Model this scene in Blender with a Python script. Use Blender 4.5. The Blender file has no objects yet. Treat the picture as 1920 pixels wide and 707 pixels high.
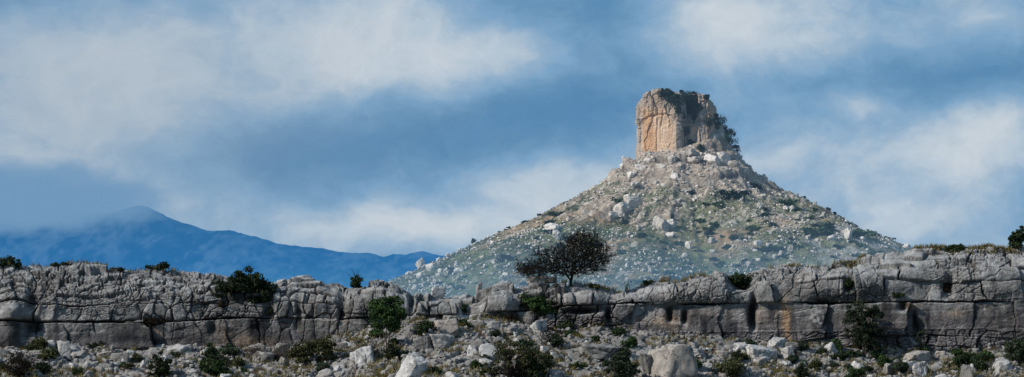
import bpy, math, random, time
import numpy as np
T0 = time.time()
C = bpy.context.scene.collection
F = 960 / math.tan(math.radians(7.5))          # focal length in photo pixels (1920 wide)
HY = 600.0                                     # row of the horizon in the photo
SUN = np.array([-0.80, -0.34, 0.56]); SUN /= np.linalg.norm(SUN)

# ------------------------------------------------------------------ noise
def _h(i, j, k, s):
    n = (i.astype(np.int64) * 374761393 + j.astype(np.int64) * 668265263 + k.astype(np.int64) * 1440662683 + s * 974711) & 0xFFFFFFFF
    n = ((n ^ (n >> 13)) * 1274126177) & 0xFFFFFFFF
    n = ((n ^ (n >> 16)) * 2246822519) & 0xFFFFFFFF
    return ((n ^ (n >> 15)) & 0xFFFFFF) / float(0xFFFFFF)
def vn(x, y, z=None, s=0):
    x = np.asarray(x, float); y = np.asarray(y, float)
    xi = np.floor(x); yi = np.floor(y); fx = x - xi; fy = y - yi
    ux = fx * fx * fx * (fx * (fx * 6 - 15) + 10); uy = fy * fy * fy * (fy * (fy * 6 - 15) + 10)
    if z is None:
        k = np.zeros_like(xi)
        a = _h(xi, yi, k, s); b = _h(xi + 1, yi, k, s); c = _h(xi, yi + 1, k, s); d = _h(xi + 1, yi + 1, k, s)
        return (a + (b - a) * ux) * (1 - uy) + (c + (d - c) * ux) * uy
    z = np.asarray(z, float); zi = np.floor(z); fz = z - zi; uz = fz * fz * (3 - 2 * fz)
    def lay(k):
        a = _h(xi, yi, k, s); b = _h(xi + 1, yi, k, s); c = _h(xi, yi + 1, k, s); d = _h(xi + 1, yi + 1, k, s)
        return (a + (b - a) * ux) * (1 - uy) + (c + (d - c) * ux) * uy
    return lay(zi) * (1 - uz) + lay(zi + 1) * uz
def fbm(x, y, o=5, s=0, g=0.5, z=None):
    t = 0; a = 1; n = 0
    for i in range(o):
        t = t + a * (vn(x * 2 ** i + 17.3 * i, y * 2 ** i - 9.1 * i, None if z is None else z * 2 ** i, s + i) * 2 - 1); n += a; a *= g
    return t / n
def ridged(x, y, o=4, s=0):
    t = 0; a = 1; n = 0
    for i in range(o):
        t = t + a * (1 - np.abs(vn(x * 2 ** i + 5.7 * i, y * 2 ** i + 3.3 * i, None, s + i) * 2 - 1)); n += a; a *= 0.5
    return t / n
def worley(x, y, s=0, jit=0.9):
    xi = np.floor(x); yi = np.floor(y)
    f1 = np.full(x.shape, 9.0); f2 = np.full(x.shape, 9.0); idh = np.zeros(x.shape)
    cx = np.zeros(x.shape); cy = np.zeros(x.shape); zz = np.zeros_like(xi)
    for a in (-1, 0, 1):
        for b in (-1, 0, 1):
            I = xi + a; J = yi + b
            px = I + .5 + jit * (_h(I, J, zz, s) - .5); py = J + .5 + jit * (_h(I, J, zz + 7, s) - .5)
            d = np.hypot(x - px, y - py); m = d < f1
            f2 = np.where(m, f1, np.minimum(f2, d))
            idh = np.where(m, _h(I, J, zz + 13, s), idh); cx = np.where(m, x - px, cx); cy = np.where(m, y - py, cy)
            f1 = np.where(m, d, f1)
    return f1, f2, idh, cx, cy
def sst(a, b, x):
    t = np.clip((x - a) / (b - a), 0, 1); return t * t * (3 - 2 * t)
def fr(h, k):                                   # derive another random number from a hash
    v = h * (1013.7 + 71.3 * k) + 0.37 * k; return v - np.floor(v)

# ------------------------------------------------------------------ materials
def newmat(name):
    m = bpy.data.materials.new(name); m.use_nodes = True; nt = m.node_tree; nt.nodes.clear()
    return m, nt, nt.nodes, nt.links
def inp(nt, sock, v):
    if hasattr(v, 'is_output'): nt.links.new(v, sock)
    else: sock.default_value = v
def math_(nt, op, a, b=0.0, c=0.0, clamp=False):
    n = nt.nodes.new('ShaderNodeMath'); n.operation = op; n.use_clamp = clamp
    inp(nt, n.inputs[0], a); inp(nt, n.inputs[1], b); inp(nt, n.inputs[2], c); return n.outputs[0]
def vmath(nt, op, a, b=(0, 0, 0)):
    n = nt.nodes.new('ShaderNodeVectorMath'); n.operation = op
    inp(nt, n.inputs[0], a); inp(nt, n.inputs[1], b); return n.outputs['Value'] if op in ('LENGTH', 'DOT_PRODUCT') else n.outputs[0]
def noise(nt, vec, scale, detail=4, rough=.5, dim='3D'):
    n = nt.nodes.new('ShaderNodeTexNoise'); n.noise_dimensions = dim
    if vec is not None: nt.links.new(vec, n.inputs['Vector'])
    n.inputs['Scale'].default_value = scale; n.inputs['Detail'].default_value = detail; n.inputs['Roughness'].default_value = rough
    return n.outputs[0]
def mrange(nt, v, a, b, c=0.0, d=1.0, smooth=False):
    n = nt.nodes.new('ShaderNodeMapRange')
    if smooth: n.interpolation_type = 'SMOOTHSTEP'
    inp(nt, n.inputs[0], v); n.inputs[1].default_value = a; n.inputs[2].default_value = b; n.inputs[3].default_value = c; n.inputs[4].default_value = d
    return n.outputs[0]
def mixc(nt, f, a, b, mode='MIX'):
    n = nt.nodes.new('ShaderNodeMix'); n.data_type = 'RGBA'; n.blend_type = mode
    inp(nt, n.inputs[0], f); inp(nt, n.inputs[6], a); inp(nt, n.inputs[7], b); return n.outputs[2]
def ramp(nt, f, stops):
    n = nt.nodes.new('ShaderNodeValToRGB'); inp(nt, n.inputs[0], f); el = n.color_ramp.elements
    while len(el) > 1: el.remove(el[0])
    el[0].position = stops[0][0]; el[0].color = (*stops[0][1], 1)
    for p, c in stops[1:]:
        e = el.new(p); e.color = (*c, 1)
    return n.outputs[0]
def srgb(r, g, b):
    f = lambda c: c / 12.92 if c <= .04045 else ((c + .055) / 1.055) ** 2.4
    return (f(r / 255), f(g / 255), f(b / 255))
def c4(c): return (c[0], c[1], c[2], 1)
def geo(nt, name): return nt.nodes.new('ShaderNodeNewGeometry').outputs[name]
def attr(nt, name='Col'):
    n = nt.nodes.new('ShaderNodeAttribute'); n.attribute_name = name; return n.outputs['Color']
def finish(nt, color, rough=.95, bump=None, haze=None, normal_strength=.6, dist=.05):
    """diffuse rock / leaf surface, with optional aerial haze painted in as emission mixed into the surface"""
    b = nt.nodes.new('ShaderNodeBsdfPrincipled'); b.inputs['Roughness'].default_value = rough; b.inputs['Specular IOR Level'].default_value = .12
    inp(nt, b.inputs['Base Color'], color)
    if bump is not None:
        bp = nt.nodes.new('ShaderNodeBump'); bp.inputs['Strength'].default_value = normal_strength; bp.inputs['Distance'].default_value = dist
        nt.links.new(bump, bp.inputs['Height']); nt.links.new(bp.outputs[0], b.inputs['Normal'])
    out = nt.nodes.new('ShaderNodeOutputMaterial'); sh = b.outputs[0]
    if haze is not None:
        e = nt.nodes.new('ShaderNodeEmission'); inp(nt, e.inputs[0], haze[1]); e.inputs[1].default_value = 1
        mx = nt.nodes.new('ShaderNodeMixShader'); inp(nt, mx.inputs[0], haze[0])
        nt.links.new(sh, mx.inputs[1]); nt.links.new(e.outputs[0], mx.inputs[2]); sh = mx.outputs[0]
    nt.links.new(sh, out.inputs[0])
def world_z(nt):
    s = nt.nodes.new('ShaderNodeSeparateXYZ'); nt.links.new(geo(nt, 'Position'), s.inputs[0]); return s.outputs[2]
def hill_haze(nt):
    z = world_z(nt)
    f = mrange(nt, z, 5, 72, .46, .07, True)  # blue haze painted on as a glow, stronger towards the foot
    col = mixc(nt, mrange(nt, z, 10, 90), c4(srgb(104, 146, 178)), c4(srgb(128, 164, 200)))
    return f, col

def mat_cliff():
    m, nt, N, L = newmat('limestone_cliff')
    p = geo(nt, 'Position'); col = attr(nt)
    n1 = noise(nt, p, 2.2, 6, .65); n2 = noise(nt, p, 9, 4, .6)
    n3 = noise(nt, p, 24, 3, .7)
    v = math_(nt, 'ADD', math_(nt, 'ADD', mrange(nt, n1, .3, .7, .66, 1.34), mrange(nt, n2, .3, .7, -.24, .24)), mrange(nt, n3, .3, .7, -.14, .14))
    cc = mixc(nt, 1.0, col, v, 'MULTIPLY')
    s = nt.nodes.new('ShaderNodeSeparateXYZ'); L.new(geo(nt, 'Normal'), s.inputs[0])
    lich = math_(nt, 'MULTIPLY', mrange(nt, s.outputs[2], .15, .85, 0, 1, True), mrange(nt, n1, .38, .6, 0, .62))
    sx = nt.nodes.new('ShaderNodeSeparateColor'); L.new(col, sx.inputs[0]); lich = math_(nt, 'MULTIPLY', lich, mrange(nt, sx.outputs[1], .05, .14))
    cc = mixc(nt, lich, cc, (.50, .49, .47, 1))
    finish(nt, cc, .95, math_(nt, 'ADD', n2, math_(nt, 'MULTIPLY', n3, .6)), None, .8, .09); return m
def mat_boulder():
    m, nt, N, L = newmat('pale_limestone')
    tc = N.new('ShaderNodeTexCoord').outputs['Object']; p = geo(nt, 'Position')
    oi = N.new('ShaderNodeObjectInfo').outputs['Random']
    n1 = noise(nt, p, 2.6, 6, .65); n2 = noise(nt, p, 11, 4, .6)
    base = ramp(nt, oi, [(0, (.17, .16, .145)), (.3, (.29, .275, .255)), (.55, (.36, .315, .27)), (.6, (.42, .40, .375)), (1, (.54, .52, .49))])
    v = math_(nt, 'ADD', mrange(nt, n1, .3, .7, .65, 1.25), mrange(nt, n2, .3, .7, -.15, .15))
    cc = mixc(nt, 1.0, base, v, 'MULTIPLY')
    s = nt.nodes.new('ShaderNodeSeparateXYZ'); L.new(geo(nt, 'Normal'), s.inputs[0])
    cc = mixc(nt, math_(nt, 'MULTIPLY', mrange(nt, s.outputs[2], .2, .9, 0, 1, True), mrange(nt, n1, .4, .6, 0, .45)), cc, (.50, .48, .45, 1))
    vo = N.new('ShaderNodeTexVoronoi'); vo.feature = 'DISTANCE_TO_EDGE'; vo.inputs['Scale'].default_value = .7
    L.new(vmath(nt, 'ADD', p, vmath(nt, 'MULTIPLY', (1, 1, 1), n1)), vo.inputs['Vector'])
    crack = mrange(nt, vo.outputs[0], 0, .035, .35, 1)
    cc = mixc(nt, 1.0, cc, crack, 'MULTIPLY')
    finish(nt, cc, .95, math_(nt, 'ADD', n2, math_(nt, 'MULTIPLY', crack, .8)), None, .5, .06); return m
def mat_vcol(name, bs, haze=False, bumpd=.05, amp=.3):
    m, nt, N, L = newmat(name); p = geo(nt, 'Position'); col = attr(nt)
    n1 = noise(nt, p, bs, 6, .65); n2 = noise(nt, p, bs * 4, 3, .6)
    v = math_(nt, 'ADD', mrange(nt, n1, .3, .7, 1 - amp, 1 + amp), mrange(nt, n2, .3, .7, -.15, .15))
    finish(nt, mixc(nt, 1.0, col, v, 'MULTIPLY'), .95, n2, hill_haze(nt) if haze else None, .5, bumpd); return m
def mat_hill_rock():
    m, nt, N, L = newmat('hillside_rock'); p = geo(nt, 'Position'); oi = N.new('ShaderNodeObjectInfo').outputs['Random']
    n1 = noise(nt, p, .5, 5, .65)
    base = ramp(nt, oi, [(0, (.38, .335, .285)), (.5, (.57, .52, .455)), (1, (.72, .66, .59))])
    finish(nt, mixc(nt, 1.0, base, mrange(nt, n1, .3, .7, .6, 1.3), 'MULTIPLY'), .95, n1, hill_haze(nt), .6, .5); return m
def mat_leaf(name, dark, light, haze=False, oirand=.35):
    m, nt, N, L = newmat(name)
    r = geo(nt, 'Random Per Island'); oi = N.new('ShaderNodeObjectInfo').outputs['Random']
    c = mixc(nt, r, c4(dark), c4(light))
    c = mixc(nt, 1.0, c, mrange(nt, oi, 0, 1, 1 - oirand, 1 + oirand), 'MULTIPLY')
    finish(nt, c, .8, None, hill_haze(nt) if haze else None); return m
def mat_bark(name, c, haze=False):
    m, nt, N, L = newmat(name)
    finish(nt, mixc(nt, 1.0, c4(c), mrange(nt, noise(nt, geo(nt, 'Position'), 14, 3), .3, .7, .6, 1.4), 'MULTIPLY'), .95, None, hill_haze(nt) if haze else None); return m

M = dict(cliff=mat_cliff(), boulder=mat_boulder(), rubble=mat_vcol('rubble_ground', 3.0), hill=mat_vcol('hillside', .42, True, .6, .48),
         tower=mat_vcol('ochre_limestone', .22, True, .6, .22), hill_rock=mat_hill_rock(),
         dark_leaf=mat_leaf('dark_juniper_leaf', (.010, .018, .008), (.046, .066, .026)),
         green_leaf=mat_leaf('green_leaf', (.012, .028, .009), (.055, .095, .028)),
         olive_leaf=mat_leaf('olive_leaf', (.030, .036, .014), (.11, .115, .045)),
         grey_leaf=mat_leaf('grey_green_leaf', (.016, .028, .016), (.066, .088, .046)),
         brown_leaf=mat_leaf('withered_leaf', (.012, .008, .006), (.05, .031, .018)),
         grass=mat_leaf('dry_grass', (.08, .064, .022), (.30, .235, .085)),
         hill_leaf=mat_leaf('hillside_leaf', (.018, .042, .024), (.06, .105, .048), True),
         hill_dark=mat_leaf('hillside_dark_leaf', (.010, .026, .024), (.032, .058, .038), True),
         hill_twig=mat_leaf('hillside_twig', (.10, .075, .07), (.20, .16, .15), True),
         bark=mat_bark('dark_bark', (.020, .016, .013)), grey_bark=mat_bark('grey_bark', (.10, .085, .07)),
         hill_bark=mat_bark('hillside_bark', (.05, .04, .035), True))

# ------------------------------------------------------------------ mesh helpers
def link(o, parent=None):
    C.objects.link(o)
    if parent: o.parent = parent
    return o
def mesh_np(name, V, Q, mat, col=None, smooth=True):
    V = np.ascontiguousarray(V, np.float32); Q = np.ascontiguousarray(Q, np.int32); k = Q.shape[1]
    me = bpy.data.meshes.new(name); me.vertices.add(len(V)); me.vertices.foreach_set('co', V.ravel())
    me.loops.add(Q.size); me.loops.foreach_set('vertex_index', Q.ravel())
    me.polygons.add(len(Q)); me.polygons.foreach_set('loop_start', np.arange(0, Q.size, k, dtype=np.int32))
    me.polygons.foreach_set('loop_total', np.full(len(Q), k, np.int32))
    me.update(calc_edges=True)
    me.polygons.foreach_set('use_smooth', np.full(len(Q), smooth, bool))
    if col is not None:
        a = me.attributes.new('Col', 'FLOAT_COLOR', 'POINT'); cc = np.ones((len(V), 4), np.float32); cc[:, :3] = np.clip(col, 0, 1)
        a.data.foreach_set('color', cc.ravel())
    me.materials.append(mat); return me
def grid_faces(nr, nc, wrap=False):
    i, j = np.meshgrid(np.arange(nr - 1), np.arange(nc if wrap else nc - 1), indexing='ij')
    j2 = (j + 1) % nc
    return np.stack([i * nc + j, i * nc + j2, (i + 1) * nc + j2, (i + 1) * nc + j], -1).reshape(-1, 4)
def obj(name, me, parent=None, loc=None):
    o = bpy.data.objects.new(name, me)
    if loc is not None: o.location = loc
    return link(o, parent)
def thing(name, label, cat, loc=(0, 0, 0), group=None):
    o = bpy.data.objects.new(name, None); o.location = loc; o.empty_display_size = .3; C.objects.link(o); return tag(o, label, cat, group)
def tag(o, label=None, cat=None, group=None, kind=None):
    for k, v in (('label', label), ('category', cat), ('group', group), ('kind', kind)):
        if v: o[k] = v
    return o
def proj(P): return 960 + P[:, 0] / P[:, 1] * F, HY - P[:, 2] / P[:, 1] * F
def interp(px, tab):
    t = np.array(tab, float); return np.interp(px, t[:, 0], t[:, 1])
def gauss(px, py, cx, cy, rx, ry, p=2): return np.exp(-(np.abs((px - cx) / rx) ** p + np.abs((py - cy) / ry) ** p))

# ------------------------------------------------------------------ cliff band (rows: foot -> crest -> plateau)
CREST = [(-500, 500), (0, 497), (60, 496), (130, 496), (200, 498), (280, 502), (330, 508), (400, 512), (450, 520), (510, 524), (560, 522), (620, 529), (650, 536), (680, 538),
         (700, 531), (740, 531), (770, 545), (790, 553), (803, 552), (860, 556), (900, 551), (930, 543), (980, 537), (1010, 533), (1040, 545), (1070, 548), (1120, 550), (1160, 548),
         (1190, 540), (1220, 529), (1260, 531), (1290, 528), (1330, 511), (1350, 506), (1400, 506), (1440, 501), (1500, 499), (1560, 496), (1600, 492), (1640, 482),
         (1700, 471), (1720, 463), (1780, 459), (1850, 461), (1920, 461), (2400, 455)]
CRACK = [(-500, 604), (0, 603), (350, 602), (400, 598), (640, 596), (760, 592), (900, 588), (1000, 580), (1100, 572), (1190, 569), (1400, 568), (1920, 564), (2400, 560)]
FOOT = [(-500, 645), (0, 648), (100, 655), (250, 660), (400, 652), (520, 655), (620, 642), (700, 622), (780, 606), (900, 600), (1000, 612), (1060, 618), (1130, 616), (1200, 624),
        (1300, 632), (1400, 640), (1480, 648), (1600, 655), (1750, 660), (1850, 656), (1920, 652), (2400, 655)]
nx, nt_, npl = 3000, 240, 46
xs = np.linspace(-63, 63, nx); PXc = 960 + xs / 250 * F
S = interp(PXc, [(-500, 2.9), (0, 2.9), (500, 2.4), (800, 2.0), (1100, 1.4), (1400, 1.2), (1650, 2.0), (1920, 2.2)])
zk = (HY - interp(PXc, CRACK)) / F * 250
zc = (HY - interp(PXc, CREST)) / F * (250 + .6 * S) - .15
tt = np.linspace(0, 1, nt_)[:, None]
Z = -3.7 + (zc[None] + 3.7) * tt; X = np.repeat(xs[None], nt_, 0); h = Z - zk[None]; H = np.maximum(zc - zk, .5)[None]
u = np.clip(h / H, -2, 1)
Y = 250 + .10 * h + S[None] * np.clip((u - .30) / .70, 0, 1) ** 2.2
ye = 30 * np.linspace(0, 1, npl + 1)[1:, None] ** 2.4
Xp = np.repeat(xs[None], npl, 0); Yp = Y[-1][None] + ye; Zp = Z[-1][None] - .03 * ye - .9 * (ye / 30) ** 3 * 8
X = np.vstack([X, Xp]); Y = np.vstack([Y, Yp]); Z = np.vstack([Z, Zp]); h = Z - zk[None]
dY = np.gradient(Y, axis=0); dZ = np.gradient(Z, axis=0); ln = np.hypot(dY, dZ) + 1e-9
nY = -dZ / ln; nZ = dY / ln
V = np.cumsum(ln, 0); ik = np.argmin(np.abs(h[:nt_]), 0); V = V - V[ik, np.arange(nx)][None]
PX = 960 + X / 250 * F; PY = HY - Z / Y * F

def blocks(X, V, bounds, spac, seed, wob=.3):
    Vw = V + wob * fbm(X * .22, V * .3, 3, seed + 3) * np.clip(np.abs(V) / .5, 0, 1) + .05 * fbm(X * 1.3, V * 1.3, 3, seed + 5)
    bounds = np.array(bounds, float); k = np.searchsorted(bounds, Vw)
    lo = bounds[np.clip(k - 1, 0, len(bounds) - 1)]; hi = bounds[np.clip(k, 0, len(bounds) - 1)]
    lo = np.where(k == 0, hi - 2, lo); hi = np.where(k == len(bounds), lo + 2, hi)
    dl = np.minimum(Vw - lo, hi - Vw); th = hi - lo; mid = Vw - (lo + hi) / 2
    kk = k.astype(float); z0 = np.zeros_like(kk)
    sp = np.array(spac, float)[np.clip(k, 0, len(spac) - 1)]
    sl = (_h(kk, z0, z0, seed) - .5) * .8
    q = (X + sl * mid + .35 * fbm(X * .6, Vw * .9, 3, seed + 9)) / sp
    qi = np.floor(q); f1 = np.full(q.shape, 9.); f2 = np.full(q.shape, 9.); idh = np.zeros(q.shape); cx = np.zeros(q.shape)
    for a in (-1, 0, 1):
        I = qi + a; p = I + .5 + .85 * (_h(I, kk, z0, seed + 1) - .5); d = np.abs(q - p); m = d < f1
        f2 = np.where(m, f1, np.minimum(f2, d)); idh = np.where(m, _h(I, kk, z0, seed + 2), idh); cx = np.where(m, (q - p) * sp, cx); f1 = np.where(m, d, f1)
    dj = (f2 - f1) / 2 * sp
    return np.maximum(dl, 0), dj, idh, cx, mid, th, k
bl = blocks(X, V, [-3.2, -2.5, -1.75, 0, 1.05, 1.75, 2.3, 2.8, 3.4, 4.0, 4.8, 5.8, 7.0, 8.2, 9.6, 12, 16, 22, 30], [1.2, 1.1, 1.8, 2.6, 2.1, 1.7, 1.4, 1.2, 1.2, 1.1, 1.2, 1.4, 1.4, 1.4, 2, 2, 3], 11, .55)
bm_ = blocks(X, V, [-3, -2.2, -1.4, 0, .9, 1.6, 2.2, 2.9, 3.7, 4.8, 6, 8, 11, 15, 20], [.9, .9, 1.2, 1.4, 1.6, 1.8, 1.3, 1.0, 1.2, 1.4, 2, 2, 2, 3], 23)
br = blocks(X, V, [-3.1, -2.35, 0, 1.45, 2.35, 3.3, 4.1, 4.9, 5.9, 7, 9, 12, 16, 22], [1.8, 2.5, 4.2, 2.7, 3.2, 2.0, 1.4, 1.3, 1.5, 2, 3], 37, .45)
wobx = PX + 18 * fbm(X * .5, V * .8, 3, 51)
isl = wobx < 775; ism = (wobx >= 775) & (wobx < 1175)
sel = lambda i: np.where(isl, bl[i], np.where(ism, bm_[i], br[i]))
dl, dj, bid, bcx, bmid, bth, bk = [sel(i) for i in range(7)]
edge = np.minimum(dl, dj)
bandlow = (V < 0) & (V > -1.8) & ~ism                      # the smooth band below the long crack
amp = np.where(isl, .17, np.where(ism, .34, .16)) * np.where(V < 0, .55, 1)
disp = (bid - .5) * 2 * amp
disp += bcx * (fr(bid, 1) - .5) * .28 + bmid * (fr(bid, 2) - .5) * .45
rad = .03 + .09 * fr(bid, 3)
rnd = 1 - np.clip(edge / rad, 0, 1); disp -= np.where(bandlow, .04, .12) * rnd ** 1.6
open_j = sst(.30, .62, vn(X * .45, V * .7, None, 61)) * np.where(bandlow, np.where(isl, .7, .3), 1)
disp -= .34 * np.exp(-(dj / .038) ** 2) * open_j
open_l = sst(.42, .68, vn(X * .3, V * .5, None, 67))
disp -= .26 * np.exp(-(dl / .036) ** 2) * open_l * np.where(V < -.3, .4, 1)
# the long bedding crack
ck = np.abs(V + .13 * fbm(X * .35, X * 0, 4, 71, .6)); ckm = sst(.32, .58, vn(X * .5, X * 0 + 3, None, 73)) * .9 + .10
ckm = ckm * np.where(ism, .35 + .65 * sst(1080, 1180, PX), 1)
disp -= .7 * np.exp(-(ck / .032) ** 2) * ckm
disp -= np.where(bandlow, (.10 * sst(-1.75, -.1, V) + .06) * 2.2 * (vn(X * .28, X * 0 + 8, None, 75) - .5), 0)
# upright joints
v1, v2, vid, _, _ = worley(X / .75 + .25 * fbm(X * 1.2, V * .8, 3, 76), V / 1.9 + .2 * fbm(X, V, 2, 77), 79)
vm = sst(.45, .62, vn(X * .4 + 2, V * .3 + 6, None, 80)) * np.where(bandlow, np.where(isl, .55, .25), 1) * np.where(isl | ism, 1, .45)
disp += vm * ((vid - .5) * .20 - .20 * np.exp(-((v2 - v1) / .06) ** 2))
# finer fractures
w1, w2, wid, _, _ = worley(X / .80 + .35 * fbm(X, V, 3, 81), V / .42 + .35 * fbm(X + 9, V, 3, 83), 85)
m2 = sst(.42, .68, vn(X * .35 + 4, V * .5, None, 87)) * np.where(bandlow, .15, 1) + np.where(isl & (V > 1.8), .35, 0) + np.where(V < -1.9, .8, 0) + np.where(ism, .25, 0)
m2 = np.clip(m2, 0, 1)
dg1, dg2, dgid, _, _ = worley((X * .8 + V * .6) / 2.6 + .25 * fbm(X * .7, V * .7, 3, 86), (V * .8 - X * .5) / 1.7, 88)
dgm = sst(.40, .62, vn(X * .3 + 9, V * .4, None, 89)) * np.where(bandlow, .35, 1) * np.where(isl | ism, 1, .6)
disp += (dgid - .5) * .14 * dgm - .20 * dgm * np.exp(-((dg2 - dg1) / .022) ** 2)
disp += m2 * ((wid - .5) * .16 - .13 * np.exp(-((w2 - w1) / .07) ** 2))
w1, w2, wid2, _, _ = worley(X / .27 + .4 * fbm(X * 2, V * 2, 3, 91), V / .2, 95)
disp += np.clip(m2 - .35, 0, 1) * ((wid2 - .5) * .08 - .07 * np.exp(-((w2 - w1) / .12) ** 2))
disp += .22 * fbm(X * .35, V * .4, 4, 101) + .045 * fbm(X * 1.6, V * 1.9, 5, 103, .6) + .030 * fbm(X * 5.5, V * 7, 3, 107, .65)
disp -= np.where(bandlow, .035 * sst(.5, .8, vn(X * .45 + 2 * fbm(X * .3, V, 2, 110), V * 3.2 + .8 * fbm(X * .4, V, 3, 111), None, 109)), 0)
GAPS = [(1390, 524, 20, 20, 1.0), (1412, 585, 6, 34, .8), (1256, 588, 5, 14, .6), (1284, 594, 6, 12, .6), (640, 578, 7, 26, .6), (505, 582, 10, 12, .3), (60, 560, 10, 26, .7), (65, 612, 12, 14, .7),
        (1780, 535, 9, 22, .5), (1695, 574, 9, 8, .7), (1717, 600, 4, 18, .5), (1090, 583, 26, 5, .8), (1140, 590, 5, 14, .6), (288, 602, 26, 8, .35), (440, 555, 30, 18, .3), (1590, 535, 8, 12, .4),
        (990, 572, 26, 20, .5), (960, 605, 22, 12, .4), (875, 580, 9, 14, .5), (770, 560, 5, 26, .5), (1720, 622, 12, 22, .3), (480, 612, 10, 16, .12), (400, 612, 8, 14, .4), (1545, 565, 20, 6, .3), (560, 590, 7, 30, .25)]
for a, b, c, d, e in GAPS: disp -= e * gauss(PX, PY, a, b, c, d, 3)
BUMPS = [(12, 610, 26, 38, .9), (40, 575, 34, 30, .5), (1082, 562, 48, 15, .55), (1120, 598, 18, 14, .35), (1320, 545, 80, 22, .35), (1530, 605, 14, 22, .15), (1560, 535, 55, 26, .3), (700, 560, 40, 24, .25), (930, 570, 26, 18, .35),
         (560, 560, 48, 32, .25), (1860, 528, 70, 26, .3), (1650, 525, 70, 30, .35)]
for a, b, c, d, e in BUMPS: disp += e * gauss(PX, PY, a, b, c, d, 4)
pl = np.clip((np.arange(nt_ + npl)[:, None] - nt_) / 10, 0, 1); disp = disp * (1 - .55 * pl)
edgeX = sst(46, 40, np.abs(X))
Yd = Y + nY * disp; Zd = Z + nZ * disp + .16 * (bid - .4) * sst(.75, 1, np.clip(h / H, 0, 1)) * (1 - .6 * pl)
Xd = X + .10 * fbm(X * 1.2, V * 1.2, 3, 113)
# colour of the rock
g = .160 + .055 * fbm(X * .18, V * .3, 3, 121) + .05 * (fr(bid, 5) - .5) + .045 * fbm(X * 1.4, V * 1.0, 4, 123)
low = sst(.05, -.25, V)
streak = sst(.46, .72, fbm(X * 1.5, V * .16, 4, 127) * .5 + .5) * 1.25 * low * sst(-2.1, -.6, V) + .4 * sst(.55, .8, fbm(X * 2.2, V * .2, 4, 128) * .5 + .5) * (1 - low)
g = g * (1 - .13 * low); g = g * (1 - .52 * np.clip(streak, 0, 1))
wht = sst(.60, .80, fbm(X * 1.9 + 40, V * .35, 4, 131) * .5 + .5); g = g * (1 + .5 * wht)
g = g * (1 + .35 * (fr(bid, 6) - .5) * (1 - .6 * low)) * (1 + .25 * vm * (vid - .5)); lowd = low * sst(-.35, -1.15, V + .45 * fbm(X * .5, V * .5, 3, 122)); g = g * (1.34 - .10 * low - .26 * lowd)
col = np.stack([g * 1.02, g * .985, g * .935], -1)
purple = (lowd * .8)[..., None]; col = col * (1 - purple) + purple * col * np.array([1.02, .95, .97])
warm = np.zeros_like(X)
for a, b, c, d, e in [(1257, 604, 26, 14, .9), (1235, 600, 40, 7, .5), (1330, 588, 40, 7, .25), (475, 640, 48, 12, .9), (1474, 608, 8, 44, 1.7), (422, 628, 8, 20, .8), (1705, 575, 12, 9, .8), (1790, 588, 18, 6, .6), (1428, 590, 10, 24, .5), (1455, 590, 3, 30, .5),
                      (300, 622, 5, 14, .6), (600, 570, 30, 40, .25), (640, 600, 20, 12, .4), (1640, 600, 30, 20, .3), (1120, 610, 20, 8, .5)]:
    warm += e * gauss(PX + 8 * fbm(X * 2, V * 2, 3, 133), PY, a, b, c, d)
warm += .10 * sst(.55, .8, fbm(X * .3, V * .6, 4, 135) * .5 + .5)
warm = np.clip(warm, 0, 1)[..., None]; col = col * (1 - warm) + warm * (np.array([.36, .26, .18]) * (g / .16)[..., None] * .85)
blue = np.zeros_like(X)
for a, b, c, d, e in [(485, 616, 14, 22, .9), (470, 612, 8, 18, .6), (1325, 612, 18, 26, .8), (1370, 618, 22, 20, .8), (1742, 610, 8, 32, .7), (375, 640, 10, 14, .5), (1820, 595, 12, 20, .5), (1200, 615, 60, 8, .5), (1665, 590, 14, 36, .6), (1560, 610, 60, 30, .35), (165, 616, 8, 16, .6), (205, 612, 10, 14, .5), (250, 618, 14, 18, .55), (335, 618, 10, 16, .5), (110, 615, 9, 16, .5), (545, 610, 10, 20, .45), (590, 612, 8, 22, .5), (700, 606, 12, 12, .4), (230, 636, 60, 8, .5), (330, 640, 60, 8, .45), (560, 636, 60, 8, .4)]:
    blue += e * gauss(PX + 6 * fbm(X * 3, V, 3, 137), PY, a, b, c, d, 3) * (.55 + .9 * vn(X * 5, V * .4, None, 139))
blue = np.clip(blue, 0, .92)[..., None]; col = col * (1 - blue) + blue * np.array([.016, .019, .026])
rust = np.clip(gauss(PX + 3 * fbm(X * 2, V * 2, 3, 143), PY, 1474 + (PY - 608) * .18, 606, 6, 42, 4), 0, 1)[..., None] * .85; col = col * (1 - rust) + rust * np.array([.34, .205, .115])
chip = np.clip(gauss(PX, PY, 1530, 600, 12, 15, 4) + gauss(PX, PY, 1540, 616, 8, 7, 4), 0, 1)[..., None] * .8 * sst(.3, .6, vn(X * 5, V * 5, None, 145))[..., None]; col = col * (1 - chip) + chip * np.array([.42, .41, .39])
dirt_shade = np.clip(np.exp(-(dj / .06) ** 2) * open_j + np.exp(-(dl / .05) ** 2) * open_l + np.exp(-(ck / .055) ** 2) * ckm + m2 * .6 * np.exp(-((w2 - w1) / .2) ** 2) + .9 * dgm * np.exp(-((dg2 - dg1) / .03) ** 2) + .9 * vm * np.exp(-((v2 - v1) / .08) ** 2), 0, 1) * .72  # crack dirt, plus occlusion shade painted into joints, cracks and hollows
for a, b, c, d, e in GAPS: dirt_shade = np.maximum(dirt_shade, .75 * gauss(PX, PY, a, b, c, d, 3))
dirt_shade = np.clip(dirt_shade, 0, .85)[..., None]; col = col * (1 - dirt_shade) + dirt_shade * np.array([.026, .021, .017])
ochre = sst(.56, .72, fbm(X * .9, Y * .35, 4, 141) * .5 + .5) * pl * sst(1150, 1500, PX); col = col * (1 - .8 * ochre[..., None]) + .8 * ochre[..., None] * np.array([.15, .11, .04])
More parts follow.
